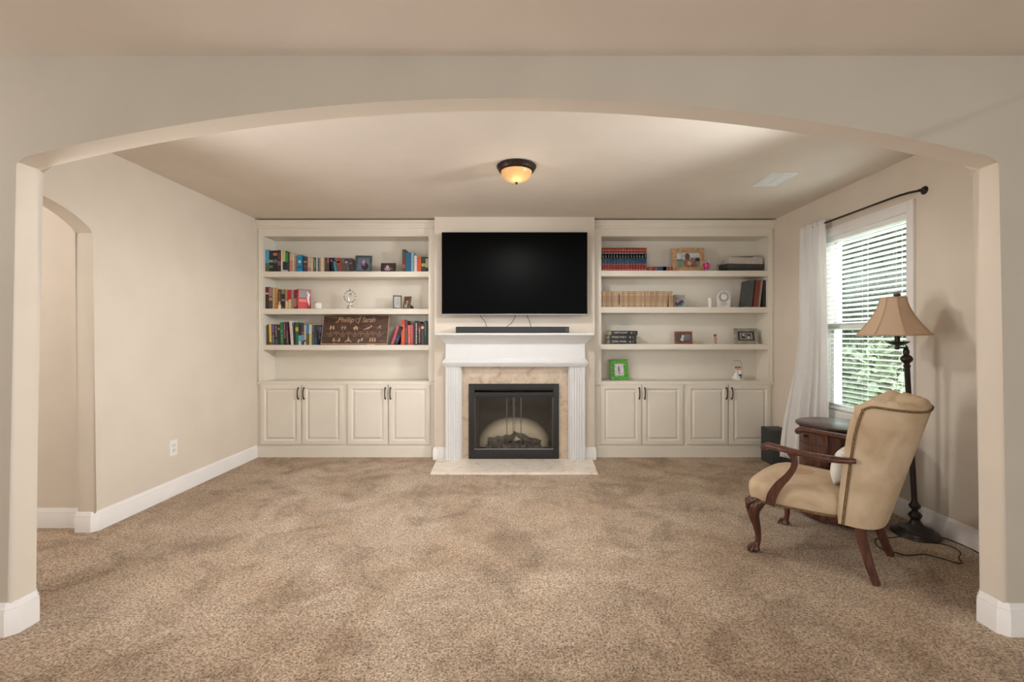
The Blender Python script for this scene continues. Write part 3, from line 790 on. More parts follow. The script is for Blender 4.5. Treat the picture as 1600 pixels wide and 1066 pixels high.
# ------------------------------------------------------------------ ceiling light, vent, outlet
clx, cly = 0.0, 3.60
cl = thing('ceiling_light', 'flush dark bronze ceiling light with a lit amber glass bowl', 'ceiling light', (clx, cly, ZC))
bm = BM(); lathe(bm, [(.0, ZC), (.150, ZC), (.156, ZC-.006), (.156, ZC-.014), (.150, ZC-.022), (.146, ZC-.026), (.143, ZC-.036), (.134, ZC-.046), (.128, ZC-.05), (.120, ZC-.046), (.120, ZC-.02), (0, ZC-.02)], (clx, cly), 48)
obj('base', bm, M_bronze, cl)
M_amber = bpy.data.materials.new('amber_glass'); M_amber.use_nodes = True; nt = M_amber.node_tree; b = nt.nodes['Principled BSDF']
b.inputs['Base Color'].default_value = rgb((240, 196, 140)); b.inputs['Roughness'].default_value = .35
b.inputs['Emission Color'].default_value = (1.0, .52, .20, 1); b.inputs['Emission Strength'].default_value = .26
tt = nt.nodes.new('ShaderNodeBsdfTranslucent'); tt.inputs[0].default_value = (.95, .62, .32, 1)
mx = nt.nodes.new('ShaderNodeMixShader'); mx.inputs[0].default_value = .55
nt.links.new(b.outputs[0], mx.inputs[1]); nt.links.new(tt.outputs[0], mx.inputs[2]); nt.links.new(mx.outputs[0], nt.nodes['Material Output'].inputs[0])
bm = BM(); pr = [(.122*cos(t), ZC-.045-.085*sin(t)) for t in [i*pi/2/12 for i in range(12)]]+[(0.006, ZC-.13)]
lathe(bm, pr, (clx, cly), 48)
bo = obj('glass_bowl', bm, M_amber, cl, label='amber glass bowl, lit')
bm = BM(); lathe(bm, [(0, ZC-.148), (.006, ZC-.146), (.010, ZC-.138), (.013, ZC-.131), (.006, ZC-.127), (0, ZC-.126)], (clx, cly), 16); obj('finial', bm, M_bronze, cl)
M_bulb = bpy.data.materials.new('lit_bulb'); M_bulb.use_nodes = True; b = M_bulb.node_tree.nodes['Principled BSDF']
b.inputs['Emission Color'].default_value = (1, .85, .62, 1); b.inputs['Emission Strength'].default_value = 8
bm = BM(); ball(bm, (clx, cly-.03, ZC-.075), .024, 14, 10, sc=(1, 1, 1.25)); obj('bulb', bm, M_bulb, cl)
# the fixture's own light
point('ceiling_lamp_light', (clx, cly, ZC-.24), 1.4, (1, .88, .74), .11)

vt = thing('ceiling_vent', 'white rectangular air vent in the ceiling right of the light', 'vent', (2.225, 3.9, ZC))
vx0, vx1, vy0, vy1 = 2.10, 2.325, 3.735, 4.075
bm = BM()
for a in ((vx0, vx1, vy0, vy0+.03), (vx0, vx1, vy1-.03, vy1), (vx0, vx0+.03, vy0+.03, vy1-.03), (vx1-.03, vx1, vy0+.03, vy1-.03)): box(bm, *a, ZC-.006, ZC, 0, .002)
obj('frame', bm, M_base, vt)
bm = BM()
for i in range(9):
    y = vy0+.045+i*(vy1-vy0-.09)/8
    prism(bm, [(y-.010, ZC-.002), (y-.008, ZC-.001), (y+.012, ZC-.010), (y+.010, ZC-.011)], 'x', vx0+.03, vx1-.03)
box(bm, (vx0+vx1)/2-.002, (vx0+vx1)/2+.002, vy0+.03, vy1-.03, ZC-.009, ZC-.001)
obj('louvers', bm, mat((225, 224, 222), .45, name='vent_louver'), vt)

ot = thing('wall_outlet', 'white double power outlet low on the left wall', 'outlet', (XL, 3.949, .415))
bm = BM(); box(bm, XL, XL+.006, 3.949-.044, 3.949+.044, .415-.068, .415+.068, 0, .002); obj('cover_plate', bm, M_base, ot)
for s in (-1, 1):
    bm = BM(); box(bm, XL+.005, XL+.009, 3.949-.017, 3.949+.017, .415+s*.022-.015, .415+s*.022+.015, 0, .002)
    rc = obj('receptacle', bm, mat((228, 224, 218), .4, name='receptacle_white'), ot)
    bm = BM()
    for q in (-.007, .007): box(bm, XL+.0085, XL+.0095, 3.949+q-.0012, 3.949+q+.0012, .415+s*.022-.002, .415+s*.022+.008)
    obj('slot', bm, M_black, rc)

# ------------------------------------------------------------------ shelf contents
PAGE = mat((226, 216, 196), .8, 0, .05, 60, name='book_pages')
def yr(a, yaw, origin): pass
def book(x0, x1, ytop, Yf, zb, depth, col, bands=(), lean=0, label='', group='', title=None, yaw=0, name='book', rough=.5, label_cat='book'):
    """upright book whose spine covers x0..x1 px at distance Yf; lean in degrees (+ = top to the right)"""
    w = (x1-x0)*Yf/F; X0 = PX(x0, Yf); h = PZ(ytop, Yf)-zb
    w = max(w-.0006, .004)
    if lean: w = w*cos(radians(lean)); h = (h-w*sin(radians(abs(lean))))/cos(radians(lean))
    return book_local(X0, Yf, zb, w, h, depth, col, bands, lean, label, group, title, yaw, name, rough)
def book_local(X0, Yf, zb, w, h, depth, col, bands, lean, label, group, title, yaw, name='book', rough=.5):
    bm = BM(); mats = [mat(col, rough, 0, .08, 60, name='book_cover'), PAGE]; t = min(.0025, w*.2)
    box(bm, 0, t, .001, depth, 0, h); box(bm, w-t, w, .001, depth, 0, h); box(bm, t, w-t, .0005, t+.001, 0, h)
    box(bm, t, w-t, t+.001, depth-.004, .003, h-.004, 1)
    for (f0, f1, c) in bands:
        mats.append(mat(c, rough, 0, .05, 60, name='book_band')); box(bm, 0, w, -.0006, .0012, h*f0, h*f1, len(mats)-1)
    if title:
        c, f0, f1 = title; mats.append(mat(c, rough, name='book_title')); k = f0
        while k < f1:
            q = random.uniform(.03, .09); box(bm, w*.32, w*.68, -.0012, .0008, h*k, h*min(k+q, f1), len(mats)-1); k += q+random.uniform(.015, .04)
    if lean > 0:
        for v in bm.verts: v.co.x -= w
    o = obj(name, bm, mats)
    o.location = (X0+(w if lean > 0 else 0), Yf, zb+.0006)
    o.rotation_euler = (0, radians(lean), radians(yaw))
    tag(o, label, 'book', group)
    return o
DK = (46, 42, 42)
sl = SH['left']; sr = SH['right']
G1 = 'books on the upper left shelf'
Y1 = 5.275
rows = [
 (414.7,420.4,390.3,(92,158,190),[(0,.40,(88,98,74))],None,'sky blue paperback with a green landscape foot, first on the top left shelf'),
 (420.6,426.4,391.7,(40,52,48),[(.45,.56,(150,168,130)),(.2,.3,(96,128,104))],None,'dark green book with pale green bands beside the sky blue paperback'),
 (426.8,433.4,391.5,(44,44,42),[(.76,.88,(190,120,90)),(.42,.58,(120,98,130))],None,'black book with orange and mauve patches on its spine, top left shelf'),
 (433.8,438.8,391.0,(64,44,46),[(.3,.5,(120,100,84))],((140,90,60),.6,.9),'dark maroon book just left of a thin white spine'),
 (439.1,441.4,391.6,(216,216,218),[],None,'thin tall white book next to the yellow-topped book'),
 (441.8,445.9,391.8,(42,42,44),[(.48,1,(214,196,96)),(0,.1,(206,206,204))],None,'book with bright yellow upper spine and black lower half'),
 (446.2,450.2,395.0,(44,60,60),[(.52,1,(22,146,98)),(0,.1,(200,200,200))],None,'book with emerald green upper spine and dark foot'),
 (450.4,452.4,396.0,(70,66,58),[],((150,60,60),.1,.5),'thin dark olive book between green and salmon spines'),
 (452.6,457.2,395.6,(200,168,140),[(.0,.6,(188,136,116))],None,'salmon and cream book, taller than its cream neighbours'),
 (457.4,459.0,397.6,(226,204,164),[],None,'very thin cream book right of the salmon one'),
 (459.3,461.8,399.2,(164,148,146),[],None,'thin grey-mauve book left of the bright blue one'),
 (462.0,464.0,400.2,(128,114,104),[],None,'thin grey-brown book touching the bright blue one'),
 (464.3,472.4,398.4,(22,142,184),[(.20,.34,(16,104,150))],None,'wide bright blue book with a pale round disc on its spine'),
 (472.6,474.0,401.0,(20,44,64),[],None,'thin navy book right of the bright blue one'),
 (474.3,479.6,401.2,(72,62,60),[(.62,.70,(178,160,90)),(.3,.42,(110,80,110))],None,'dark paperback with a yellow stripe, right of the bright blue book'),
 (479.8,481.2,401.6,(140,96,116),[],None,'very thin mauve book among the pink paperbacks'),
 (481.4,485.4,402.6,(196,180,160),[(.05,.3,(186,128,110))],None,'beige paperback with a rose foot on the top left shelf'),
 (485.6,489.4,401.6,(206,164,146),[],((222,210,190),.2,.9),'pale salmon paperback with cream lettering'),
 (489.9,494.0,402.4,(70,104,74),[],((150,166,130),.3,.9),'green paperback between cream ones'),
 (494.3,496.0,401.9,(226,214,190),[],None,'thin cream paperback between green and slate blue'),
 (496.2,499.2,402.9,(92,104,120),[],None,'slate blue paperback on the top left shelf'),
 (499.4,501.8,402.9,(176,160,140),[],None,'thin taupe paperback right of the slate blue one'),
 (502.0,504.4,402.4,(232,208,162),[],None,'thin pale yellow paperback'),
 (504.6,506.8,402.7,(196,182,166),[],None,'thin greyish beige paperback beside the brown ones'),
 (507.1,510.8,402.5,(76,64,58),[],((120,100,84),.2,.7),'dark brown paperback, left of the leaning ones'),
 (511.0,514.0,402.6,(84,72,74),[(.72,.98,(130,92,130)),(.66,.72,(220,140,110))],None,'dark paperback with a purple top, last one standing straight'),
]
for x0, x1, yt, c_, bd, ti_, lb in rows:
    o = book(x0, x1, yt, Y1, sl[0], random.uniform(.12, .155), c_, bd, 0, lb, G1, ti_)
    if c_ == (22, 142, 184):
        bm = BM(); lathe(bm, [(0, 0), (.016, 0), (.016, .001), (0, .001)], (0, 0), 20); xform(bm, Matrix.Rotation(pi/2, 4, 'X'))
        d_ = obj('cover_disc', bm, mat((226, 200, 184), .5, name='pale_disc')); d_.parent = o; d_.location = (.030, -.0006, .119)
for k, (xb, w_, yt, c_, bd, lb) in enumerate([
 (514.3, 3.2, 402.6, (24,28,40), [(.72,.86,(190,90,100))], 'navy paperback leaning left, first of the leaning row'),
 (518.4, 3.6, 402.6, (72,140,164), [(.74,1,(40,36,46))], 'light blue paperback leaning left with a dark top'),
 (522.5, 2.6, 402.9, (92,96,88), [(.84,1,(70,130,120))], 'grey-green paperback leaning left'),
 (525.6, 3.9, 402.9, (168,60,56), [(.66,.98,(200,40,30)),(.66,.76,(236,170,70))], 'red paperback leaning left with a yellow dot'),
 (530.0, 3.2, 403.2, (104,88,72), [], 'olive brown paperback leaning left beside the red one'),
 (533.8, 3.6, 403.2, (92,84,72), [(.7,.9,(120,100,90))], 'brown-grey paperback leaning left'),
 (538.0, 4.4, 403.4, (98,84,90), [(.66,.78,(190,160,190)),(.8,.95,(84,60,88))], 'mauve-grey paperback leaning left, next to last of the row'),
 (543.2, 6.2, 403.6, (60,54,56), [(.6,.66,(130,120,116))], 'charcoal paperback leaning left, last of the leaning row')]):
    w0 = w_*Y1/F; ln = -9-k*.8
    h0 = (PZ(yt, Y1)-sl[0]-w0*sin(radians(-ln)))/cos(radians(ln))
    book_local(PX(xb+4.6, Y1)-0, Y1, sl[0], w0, h0, .13, c_, bd, ln, lb, G1, None, 0)
for x0, x1, yt, c_, bd, lb in [
 (628.3,633.5,389.8,(84,66,54),[(.4,.56,(120,40,40)),(.18,.34,(150,80,60))],'tall brown hardback with red marks, right end of the top left shelf'),
 (633.8,641.9,394.6,(22,92,122),[],'thick petrol blue hardback on the right end of the top left shelf'),
 (642.3,646.6,395.3,(130,166,180),[],'light blue hardback right of the petrol blue one'),
 (647.2,651.5,399.6,(222,214,212),[],'white paperback left of the orange-red one'),
 (651.8,658.0,401.6,(222,84,52),[],'orange-red paperback on the top left shelf'),
 (658.3,665.0,401.3,(44,56,36),[(.36,.56,(170,170,70))],'dark green paperback with a yellow patch'),
 (665.2,669.2,402.0,(38,36,34),[(.3,.9,(170,166,150))],'black paperback with a grey label, touching the right side panel')]:
    book(x0, x1, yt, Y1, sl[0], random.uniform(.13, .16), c_, bd, 0, lb, G1)
G2 = 'books on the second left shelf'
for x0, x1, yt, c_, bd, ti_, lb in [
 (414.6,419.8,448.6,(64,38,38),[(.66,.74,(190,176,140)),(.76,1,(110,34,38))],None,'dark maroon hardback at the left end of the second shelf'),
 (420.1,425.4,450.0,(84,66,66),[(.4,.54,(180,140,100)),(.6,1,(150,120,116))],None,'brown and mauve hardback, second shelf, by the maroon one'),
 (425.8,429.4,449.6,(190,158,118),[],None,'tan hardback on the second left shelf'),
 (429.7,433.6,450.8,(196,154,96),[],((150,110,60),.2,.9),'mustard brown hardback next to the tan one'),
 (434.2,439.4,452.8,(82,60,44),[],((160,110,60),.4,.9),'dark brown hardback behind the wooden peg figure'),
 (439.8,445.0,452.4,(42,44,48),[(.76,1,(132,124,96)),(.4,.5,(120,140,160)),(.02,.12,(110,104,60))],None,'black hardback with grey-blue spine picture'),
 (445.4,449.0,452.6,(166,124,92),[],None,'light brown hardback behind the low wooden block'),
 (449.3,454.4,452.9,(182,44,42),[],None,'red hardback behind the tall wooden block'),
 (454.8,459.0,453.3,(150,132,124),[],None,'grey hardback between red and maroon'),
 (459.2,463.4,453.0,(122,36,36),[(.1,.55,(170,120,100))],None,'maroon hardback beside the large red book')]:
    book(x0, x1, yt, Y1, sl[1], random.uniform(.13, .16), c_, bd, 0, lb, G2, ti_)
# large red book turned so that its cover shows
zz = sl[1]; h = PZ(452, 5.30)-zz
o = book_local(PX(463.8, 5.29), 5.29, zz, .030, h, .150, (196, 52, 56), [], 0, 'large red book turned to show its red and grey cover', G2, ((230, 200, 190), .2, .8), -42)
bm = BM()
box(bm, 0, .001, .012, .142, h*.58, h*.96); box(bm, 0, .0012, .012, .10, h*.36, h*.50, 1)
prism(bm, [(.098, h*.9), (.112, h*.72), (.104, h*.55), (.125, h*.10), (.135, h*.2), (.128, h*.6), (.142, h*.8), (.13, h*.76), (.118, h*.84)], 'x', 0, .0016, 2)
d_ = obj('cover_art', bm, [mat((140, 138, 136), .5, name='cover_grey'), mat((214, 120, 110), .5, name='cover_pink'), mat((232, 228, 224), .4, name='cover_silver')])
d_.parent = o; d_.location = (.030, 0, 0)
M_peg = mat((222, 190, 146), .5, 0, .06, 20, name='pale_wood')
yf = 5.265
bm = BM(); lathe(bm, [(0, 0), (.017, 0), (.019, .02), (.017, .045), (.009, .056), (.007, .060), (.011, .066), (.013, .074), (.010, .084), (0, .088)], (0, 0), 20)
tag(obj('peg_figure', bm, M_peg, loc=(0, 0, 0)), 'small turned pale wood peg figure before the brown books', 'figurine').location = (PX(436.6, yf), yf, sl[1])
for a, b, yt, lb in ((446.2, 450.2, 471, 'low pale wooden block in front of the second shelf books'), (450.8, 454, 468, 'taller pale wooden block beside the low one')):
    bm = BM(); hh = PZ(yt, yf)-sl[1]; ww = (b-a)*yf/F
    box(bm, -ww/2, ww/2, 0, .025, 0, hh, 0, .003)
    tag(obj('wooden_block', bm, M_peg), lb, 'wooden block', 'wooden blocks on the second shelf').location = (PX((a+b)/2, yf), yf-.005, sl[1]+.0005)
# candle jar
yj = 5.31; t = thing('candle_jar', 'small white candle jar on the second left shelf', 'candle', (PX(497, yj), yj, sl[1]), local=True)
bm = BM(); lathe(bm, [(0, .001), (.038, .001), (.041, .006), (.041, .066), (.0385, .070), (.0365, .066), (.036, .05), (0, .05)], (0, 0), 28); obj('jar', bm, mat((238, 234, 226), .3, coat=.3, name='milk_glass'), t)
bm = BM(); lathe(bm, [(0, .069), (.041, .069), (.042, .073), (.041, .080), (.02, .083), (0, .083)], (0, 0), 28); obj('lid', bm, mat((206, 186, 140), .4, name='cork_lid'), t)
# crystal ornament
M_cry = mat((214, 208, 198), .15, .35, .25, 40, name='crystal'); 
t = thing('crystal_ornament', 'clear crystal ring ornament on a footed stand, second left shelf', 'ornament', (PX(547, 5.33), 5.33, sl[1]), local=True)
bm = BM(); lathe(bm, [(0, .001), (.042, .001), (.044, .006), (.036, .014), (.030, .026), (.036, .036), (.022, .046), (.012, .052), (.010, .068), (.016, .074), (0, .076)], (0, 0), 10); obj('base', bm, M_cry, t, ang=15)
bm = BM(); R = .068; cz = .148
tube(bm, [(R*cos(2*pi*i/40), 0, cz+R*sin(2*pi*i/40)) for i in range(41)], .0055, 8, cap=False, up=(0, 1, 0)); obj('ring', bm, M_cry, t)
bm = BM(); n_ = 12
for i in range(n_): ball(bm, (R*cos(2*pi*i/n_), -.004, cz+R*sin(2*pi*i/n_)), .0075, 6, 4)
tube(bm, [(0, 0, cz+R), (0, 0, cz+R+.035)], [.003, .001], 6); ball(bm, (0, 0, cz+R+.006), .011)
obj('beads', bm, mat((150, 140, 128), .25, .5, name='crystal_dark'), t)
bm = BM(); tube(bm, catmull([(-.012, 0, cz-.055), (-.018, 0, cz-.02), (-.004, 0, cz+.005), (.012, 0, cz+.025), (-.018, 0, cz+.03)], 4), [.012]*2+[.014]*8+[.008]*7, 8, up=(0, 1, 0)); ball(bm, (.014, 0, cz+.034), .012)
obj('centre_figure', bm, M_cry, t)

# photo frames
def frame(px0, px1, py0, Yf, zb, lean, yaw, cfr, bw, label, inner, group='framed photos on the shelves', name='picture_frame', fm_=None, th=.016, mat_=None, ornate=0, rect=1):
    """rectangular frame standing on the shelf; inner = list of (u0,u1,v0,v1,color) patches of its picture"""
    w = (px1-px0)*Yf/F/cos(radians(yaw)); h = (PZ(py0, Yf)-zb)/cos(radians(lean))
    t = thing(name, label, 'photo frame', ((PX(px0, Yf)+PX(px1, Yf))/2, Yf, zb+.001), radians(yaw), group, local=True)
    R = Matrix.Rotation(radians(-lean), 4, 'X')
    m = fm_ or mat(cfr, .4, 0, .15, 30, name='frame_finish')
    bm = BM(); bwx = bw*w; bwz = bw*w
    for a in ((-w/2, w/2, 0, bwz), (-w/2, w/2, h-bwz, h)): box(bm, a[0], a[1], -th/2, th/2, a[2], a[3], 0, .002)
    for a in ((-w/2, -w/2+bwx), (w/2-bwx, w/2)): box(bm, a[0], a[1], -th/2, th/2, bwz, h-bwz, 0, .002)
    if ornate:
        for i in range(ornate):
            u = -w/2+w*(i+.5)/ornate
            for z_ in (bwz*.45, h-bwz*.45): ball(bm, (u, -th/2, z_), w/ornate*.42, 7, 5, sc=(1, .5, 1))
            v_ = h*(i+.5)/ornate
            for x_ in (-w/2+bwx*.45, w/2-bwx*.45): ball(bm, (x_, -th/2, v_), w/ornate*.38, 7, 5, sc=(1, .5, 1))
    xform(bm, R); obj('frame_border', bm, m, t)
    bm = BM(); mats = []
    iw, ih = w-2*bwx, h-2*bwz
    for k, (u0, u1, v0, v1, c_) in enumerate(inner):
        mats.append(mat(c_, .35, 0, .12, 25, name='photo_print'))
        y = -.001-.0004*k
        if k >= rect:
            n0 = len(bm.verts); lathe(bm, [(0, 0), (.5, 0), (.5, .0006), (0, .0006)], (0, 0), 16, k)
            bm.verts.ensure_lookup_table()
            for v in bm.verts[n0:]:
                v.co = Vector((-iw/2+iw*((u0+u1)/2+v.co.x*(u1-u0)), y-v.co.z, bwz+ih*((v0+v1)/2+v.co.y*(v1-v0))))
        else: box(bm, -iw/2+iw*u0, -iw/2+iw*u1, y-.0006, y, bwz+ih*v0, bwz+ih*v1, k)
    xform(bm, R); obj('photograph', bm, mats, t)
    bm = BM(); box(bm, -w/2+.004, w/2-.004, .002, th/2, .004, h-.004); xform(bm, R); obj('backing', bm, M_black, t)
    bm = BM(); hh = h*.62; dy = hh*sin(radians(lean))
    y1_ = dy+.014; zt0 = hh*cos(radians(lean)); y2_ = max(y1_+.004, min(dy+.014+.2*h, 5.482-Yf))
    prism(bm, [(y1_, zt0), (y1_+.003, zt0), (y2_+.003, .001), (y2_, .001)], 'x', -w*.12, w*.12); obj('easel_back', bm, M_black, t)
    return t
frame(555.5, 580.5, 399.2, 5.31, sl[0], 8, 8, (74, 82, 74), .14, 'dark patterned picture frame with a bluish portrait, top left shelf',
      [(0, 1, 0, 1, (96, 112, 138)), (.3, .9, 0, .62, (40, 36, 52)), (.36, .62, .3, .85, (150, 100, 116)), (.4, .56, .5, .8, (196, 160, 160))], ornate=7)
frame(595, 618.2, 411.3, 5.31, sl[0], 8, 0, (44, 36, 34), .10, 'low dark picture frame right of the patterned one',
      [(0, 1, 0, 1, (60, 50, 46)), (.15, .7, 0, .6, (150, 130, 150)), (.3, .55, .3, .9, (206, 170, 160)), (.6, .9, .2, .5, (110, 96, 60))])
# folding double frame
t = frame(614.5, 627.5, 461.5, 5.31, sl[1], 14, 16, (112, 94, 74), .14, 'folding bronze double picture frame on the second left shelf',
      [(0, 1, 0, 1, (176, 178, 178))], ornate=6)
def add_leaf(t):
    w, h, th = .105, .150, .014; R = Matrix.Translation((.062, 0, 0)) @ Matrix.Rotation(radians(-46), 4, 'Z') @ Matrix.Translation((w/2, 0, 0)) @ Matrix.Rotation(radians(-12), 4, 'X')
    bm = BM(); b_ = .018
    box(bm, -w/2, w/2, -th/2, th/2, 0, b_, 0, .002); box(bm, -w/2, w/2, -th/2, th/2, h-b_, h, 0, .002); box(bm, -w/2, -w/2+b_, -th/2, th/2, b_, h-b_); box(bm, w/2-b_, w/2, -th/2, th/2, b_, h-b_)
    for i in range(7):
        for z_ in (.008, h-.006): ball(bm, (-w/2+w*(i+.5)/7, -th/2, z_), .0075, 7, 5)
        ball(bm, (w/2-.006, -th/2, h*(i+.5)/7), .008, 7, 5)
    xform(bm, R); obj('second_border', bm, mat((112, 94, 74), .4, 0, .15, 30, name='frame_finish'), t)
    bm = BM(); box(bm, -w/2+b_, w/2-b_, -.002, 0, b_, h-b_, 0); ball(bm, (0, -.002, .08), .022, 12, 8, 1, (1, .06, 1.2)); box(bm, -.03, .01, -.003, -.001, b_, .055, 2)
    xform(bm, R); obj('second_photograph', bm, [mat((90, 70, 58), .4, name='photo_print'), mat((190, 150, 120), .4, name='photo_print'), mat((196, 186, 170), .4, name='photo_print')], t)
    bm = BM(); prism(bm, [(.120, .001), (.192, .001), (.180, .030), (.130, .072)], 'y', .0, .012); obj('black_easel', bm, M_black, t)
add_leaf(t)

# third left shelf
G3 = 'books on the third left shelf'; Y3 = 5.275
for x0, x1, yt, c_, bd, ti_, ln, lb in [
 (419.0,420.8,507,(96,74,56),[],None,-2,'thin brown book at the left end of the third shelf'),
 (421.2,424.6,507,(218,190,104),[(0,.14,(120,100,50))],None,-2,'yellow book near the left end of the third shelf'),
 (425.0,429.6,507,(74,62,70),[(.6,.95,(112,88,124))],((170,150,140),.1,.5),-2,'purple and grey book right of the yellow one'),
 (430.0,434.6,507.4,(48,48,56),[(.04,.28,(60,90,100))],((150,140,130),.4,.95),-2,'dark blue-grey book with pale lettering, third left shelf'),
 (435.0,438.0,507.4,(56,42,34),[(.74,.84,(190,120,50))],None,-2,'dark brown book with an orange mark, left of the green one'),
 (438.4,443.4,503.8,(50,112,74),[(.56,.66,(50,140,150))],((110,160,90),.1,.5),-2,'tall green book left of the black and pink ones'),
 (443.8,447.2,503.6,(38,36,42),[],((196,120,150),.3,.95),-2,'tall black book with pink lettering'),
 (447.5,451.2,503.2,(72,46,52),[],((150,140,110),.1,.6),-2,'tall dark maroon book left of the white one'),
 (454.6,458.6,501.6,(222,208,208),[],((190,160,164),.2,.9),-4.5,'tall off-white book leaning left in the third shelf row'),
 (459.0,461.4,503.8,(34,48,40),[],None,0,'thin dark green book right of the off-white one'),
 (461.7,466.0,504.0,(44,102,60),[(.6,.78,(216,168,70))],None,0,'green book with a golden patch, third left shelf'),
 (466.3,471.0,506.8,(40,42,48),[(.16,.46,(90,170,196)),(0,.16,(190,190,196))],None,0,'black book with a light blue lower spine'),
 (471.3,474.8,506.8,(64,62,76),[(.55,.64,(160,80,70)),(.2,.5,(130,150,170))],None,0,'navy book with a small red band'),
 (475.1,478.4,507.6,(186,176,164),[(.16,.24,(60,54,50))],None,0,'light grey book with a dark stripe near its foot'),
 (478.8,482.6,507.4,(76,92,62),[(.55,.97,(64,132,184))],None,0,'book with a sky blue upper spine and olive foot'),
 (483.0,487.0,507.2,(206,182,104),[(.55,1,(206,206,186))],None,0,'cream and straw yellow book, third left shelf'),
 (487.5,491.4,508.2,(72,64,92),[(0,.5,(70,82,84))],((140,130,150),.7,.95),0,'purple-grey book right of the straw yellow one'),
 (491.7,495.0,508.2,(48,62,48),[(0,.36,(32,84,116))],None,0,'dark green book with a petrol blue foot')]:
    book(x0, x1, yt, Y3, sl[2], random.uniform(.13, .16), c_, bd, ln, lb, G3, ti_)
o = book_local(PX(495.3, Y3), Y3, sl[2], .022, PZ(508.3, Y3)-sl[2], .085, (34, 36, 52), [(.75, .95, (80, 90, 130))], 0, 'black and navy book turned to show its cover, beside the wooden sign', G3, None, -30)
bm = BM(); hh = PZ(508.3, Y3)-sl[2]; box(bm, 0, .001, .015, .075, hh*.62, hh*.9)
for i in range(9): ball(bm, (.001, random.uniform(.015, .075), hh*random.uniform(.1, .55)), random.uniform(.004, .009), 7, 4, 1, (.1, 1, 1))
d_ = obj('cover_art', bm, [mat((74, 84, 124), .5, name='cover_blue'), mat((120, 136, 130), .5, name='cover_green')]); d_.parent = o; d_.location = (.022, 0, 0)
G4 = 'books right of the wooden sign'
for x0, x1, yt, c_, bd, ti_, ln, lb in [
 (610.4,614.4,508.6,(192,84,88),[],None,19,'pink-red book leaning right beside the wooden sign'),
 (614.9,621.0,509.6,(34,34,42),[(.12,.2,(60,50,110)),(.26,.34,(70,100,110)),(.42,.48,(60,60,120))],None,19,'black book leaning right with blue marks, behind the pink-red one'),
 (626.8,632.4,499.6,(214,92,52),[(.82,1,(190,70,56))],None,0,'tall orange book right of the leaning ones'),
 (632.8,636.8,501.2,(82,60,66),[],((140,110,130),.1,.7),0,'dark plum book right of the tall orange one'),
 (637.2,641.4,508.2,(206,104,74),[],((220,150,120),.1,.4),0,'short orange book, third shelf right group'),
 (641.7,645.2,507.6,(196,88,92),[],None,0,'short coral pink book, third shelf right group'),
 (645.5,647.8,506.2,(74,52,66),[],None,0,'thin dark purple book right of the coral one'),
 (648.2,652.8,501.6,(36,42,38),[],((190,200,186),.05,.92),0,'black book with large white lettering down its spine'),
 (653.2,657.6,502.5,(60,34,38),[(.6,.8,(140,40,60))],((200,150,160),.1,.7),0,'dark red book with pink lettering'),
 (658.0,662.4,506.2,(78,70,52),[(.76,.88,(206,184,150))],None,0,'olive book with a cream dot at its top'),
 (662.8,666.4,501.6,(38,64,64),[],((110,130,130),.4,.95),0,'dark teal book, next to last on the right'),
 (666.7,669.2,502.8,(52,50,54),[],None,0,'thin dark grey book against the right side panel')]:
    book(x0, x1, yt, Y3, sl[2], random.uniform(.12, .15), c_, bd, ln, lb, G4, ti_)

# wooden sign with engraved writing
sg_w = 103*5.29/F; sg_h = .338
sg = thing('wooden_sign', 'dark brown wooden sign with engraved names and tiny icons, leaning on the shelf', 'sign', (PX(554, 5.27), 5.25, sl[2]+.012), 0, local=True)
R = Matrix.Rotation(radians(-15), 4, 'X')
bm = BM(); box(bm, -sg_w/2, sg_w/2, 0, .010, 0, sg_h, 0, .001)
xform(bm, R); obj('board', bm, wood_mat('dark_stained_board', (64, 44, 36), (98, 70, 56), .5, 10, 'x'), sg)
M_eng = mat((196, 160, 126), .6, 0, .05, 30, name='engraved_bare_wood')
bm = BM(); box(bm, -sg_w/2-.002, -sg_w/2+.003, -.001, .011, -.003, sg_h); box(bm, sg_w/2-.003, sg_w/2+.002, -.001, .011, -.003, sg_h); box(bm, -sg_w/2, sg_w/2, -.001, .011, -.004, .003)
xform(bm, R); obj('bare_edge', bm, M_eng, sg, label='pale bare wood edge')
ST = Matrix.Translation((0, -.0012, 0)) @ Matrix.Rotation(pi/2, 4, 'X')
def stroke(bm, pts, r=.0022):
    tube(bm, catmull([(p[0], -.001, p[1]) for p in pts], 5), r, 5, up=(0, 1, 0))
for s_, xx, wd_ in (('Phillip', -.123, .19), ('Sarah', .145, .15)):
    tb = text_bm(s_, .088, .25, .0008); w0 = max(v.co.x for v in tb.verts)-min(v.co.x for v in tb.verts)
    xform(tb, Matrix.Diagonal((wd_/w0, 1, 1, 1)))
    xform(tb, R @ Matrix.Translation((xx, 0, sg_h*.855)) @ ST); obj('lettering', tb, M_eng, sg, recalc=False)
bm = BM()
hx = .018; hz = sg_h*.86
stroke(bm, [(hx+.018, hz+.022), (hx+.004, hz+.004), (hx-.008, hz+.018), (hx-.024, hz+.012), (hx-.02, hz-.012), (hx+.004, hz-.034), (hx+.026, hz-.004), (hx+.036, hz+.030), (hx+.024, hz+.036), (hx+.012, hz-.05)])
xform(bm, R); obj('heart', bm, M_eng, sg); bm = BM()
stroke(bm, [(-.225, hz-.012), (-.236, hz-.03), (-.222, hz-.036), (-.19, hz+.02)], .0018)
xform(bm, R); obj('flourish', bm, M_eng, sg)
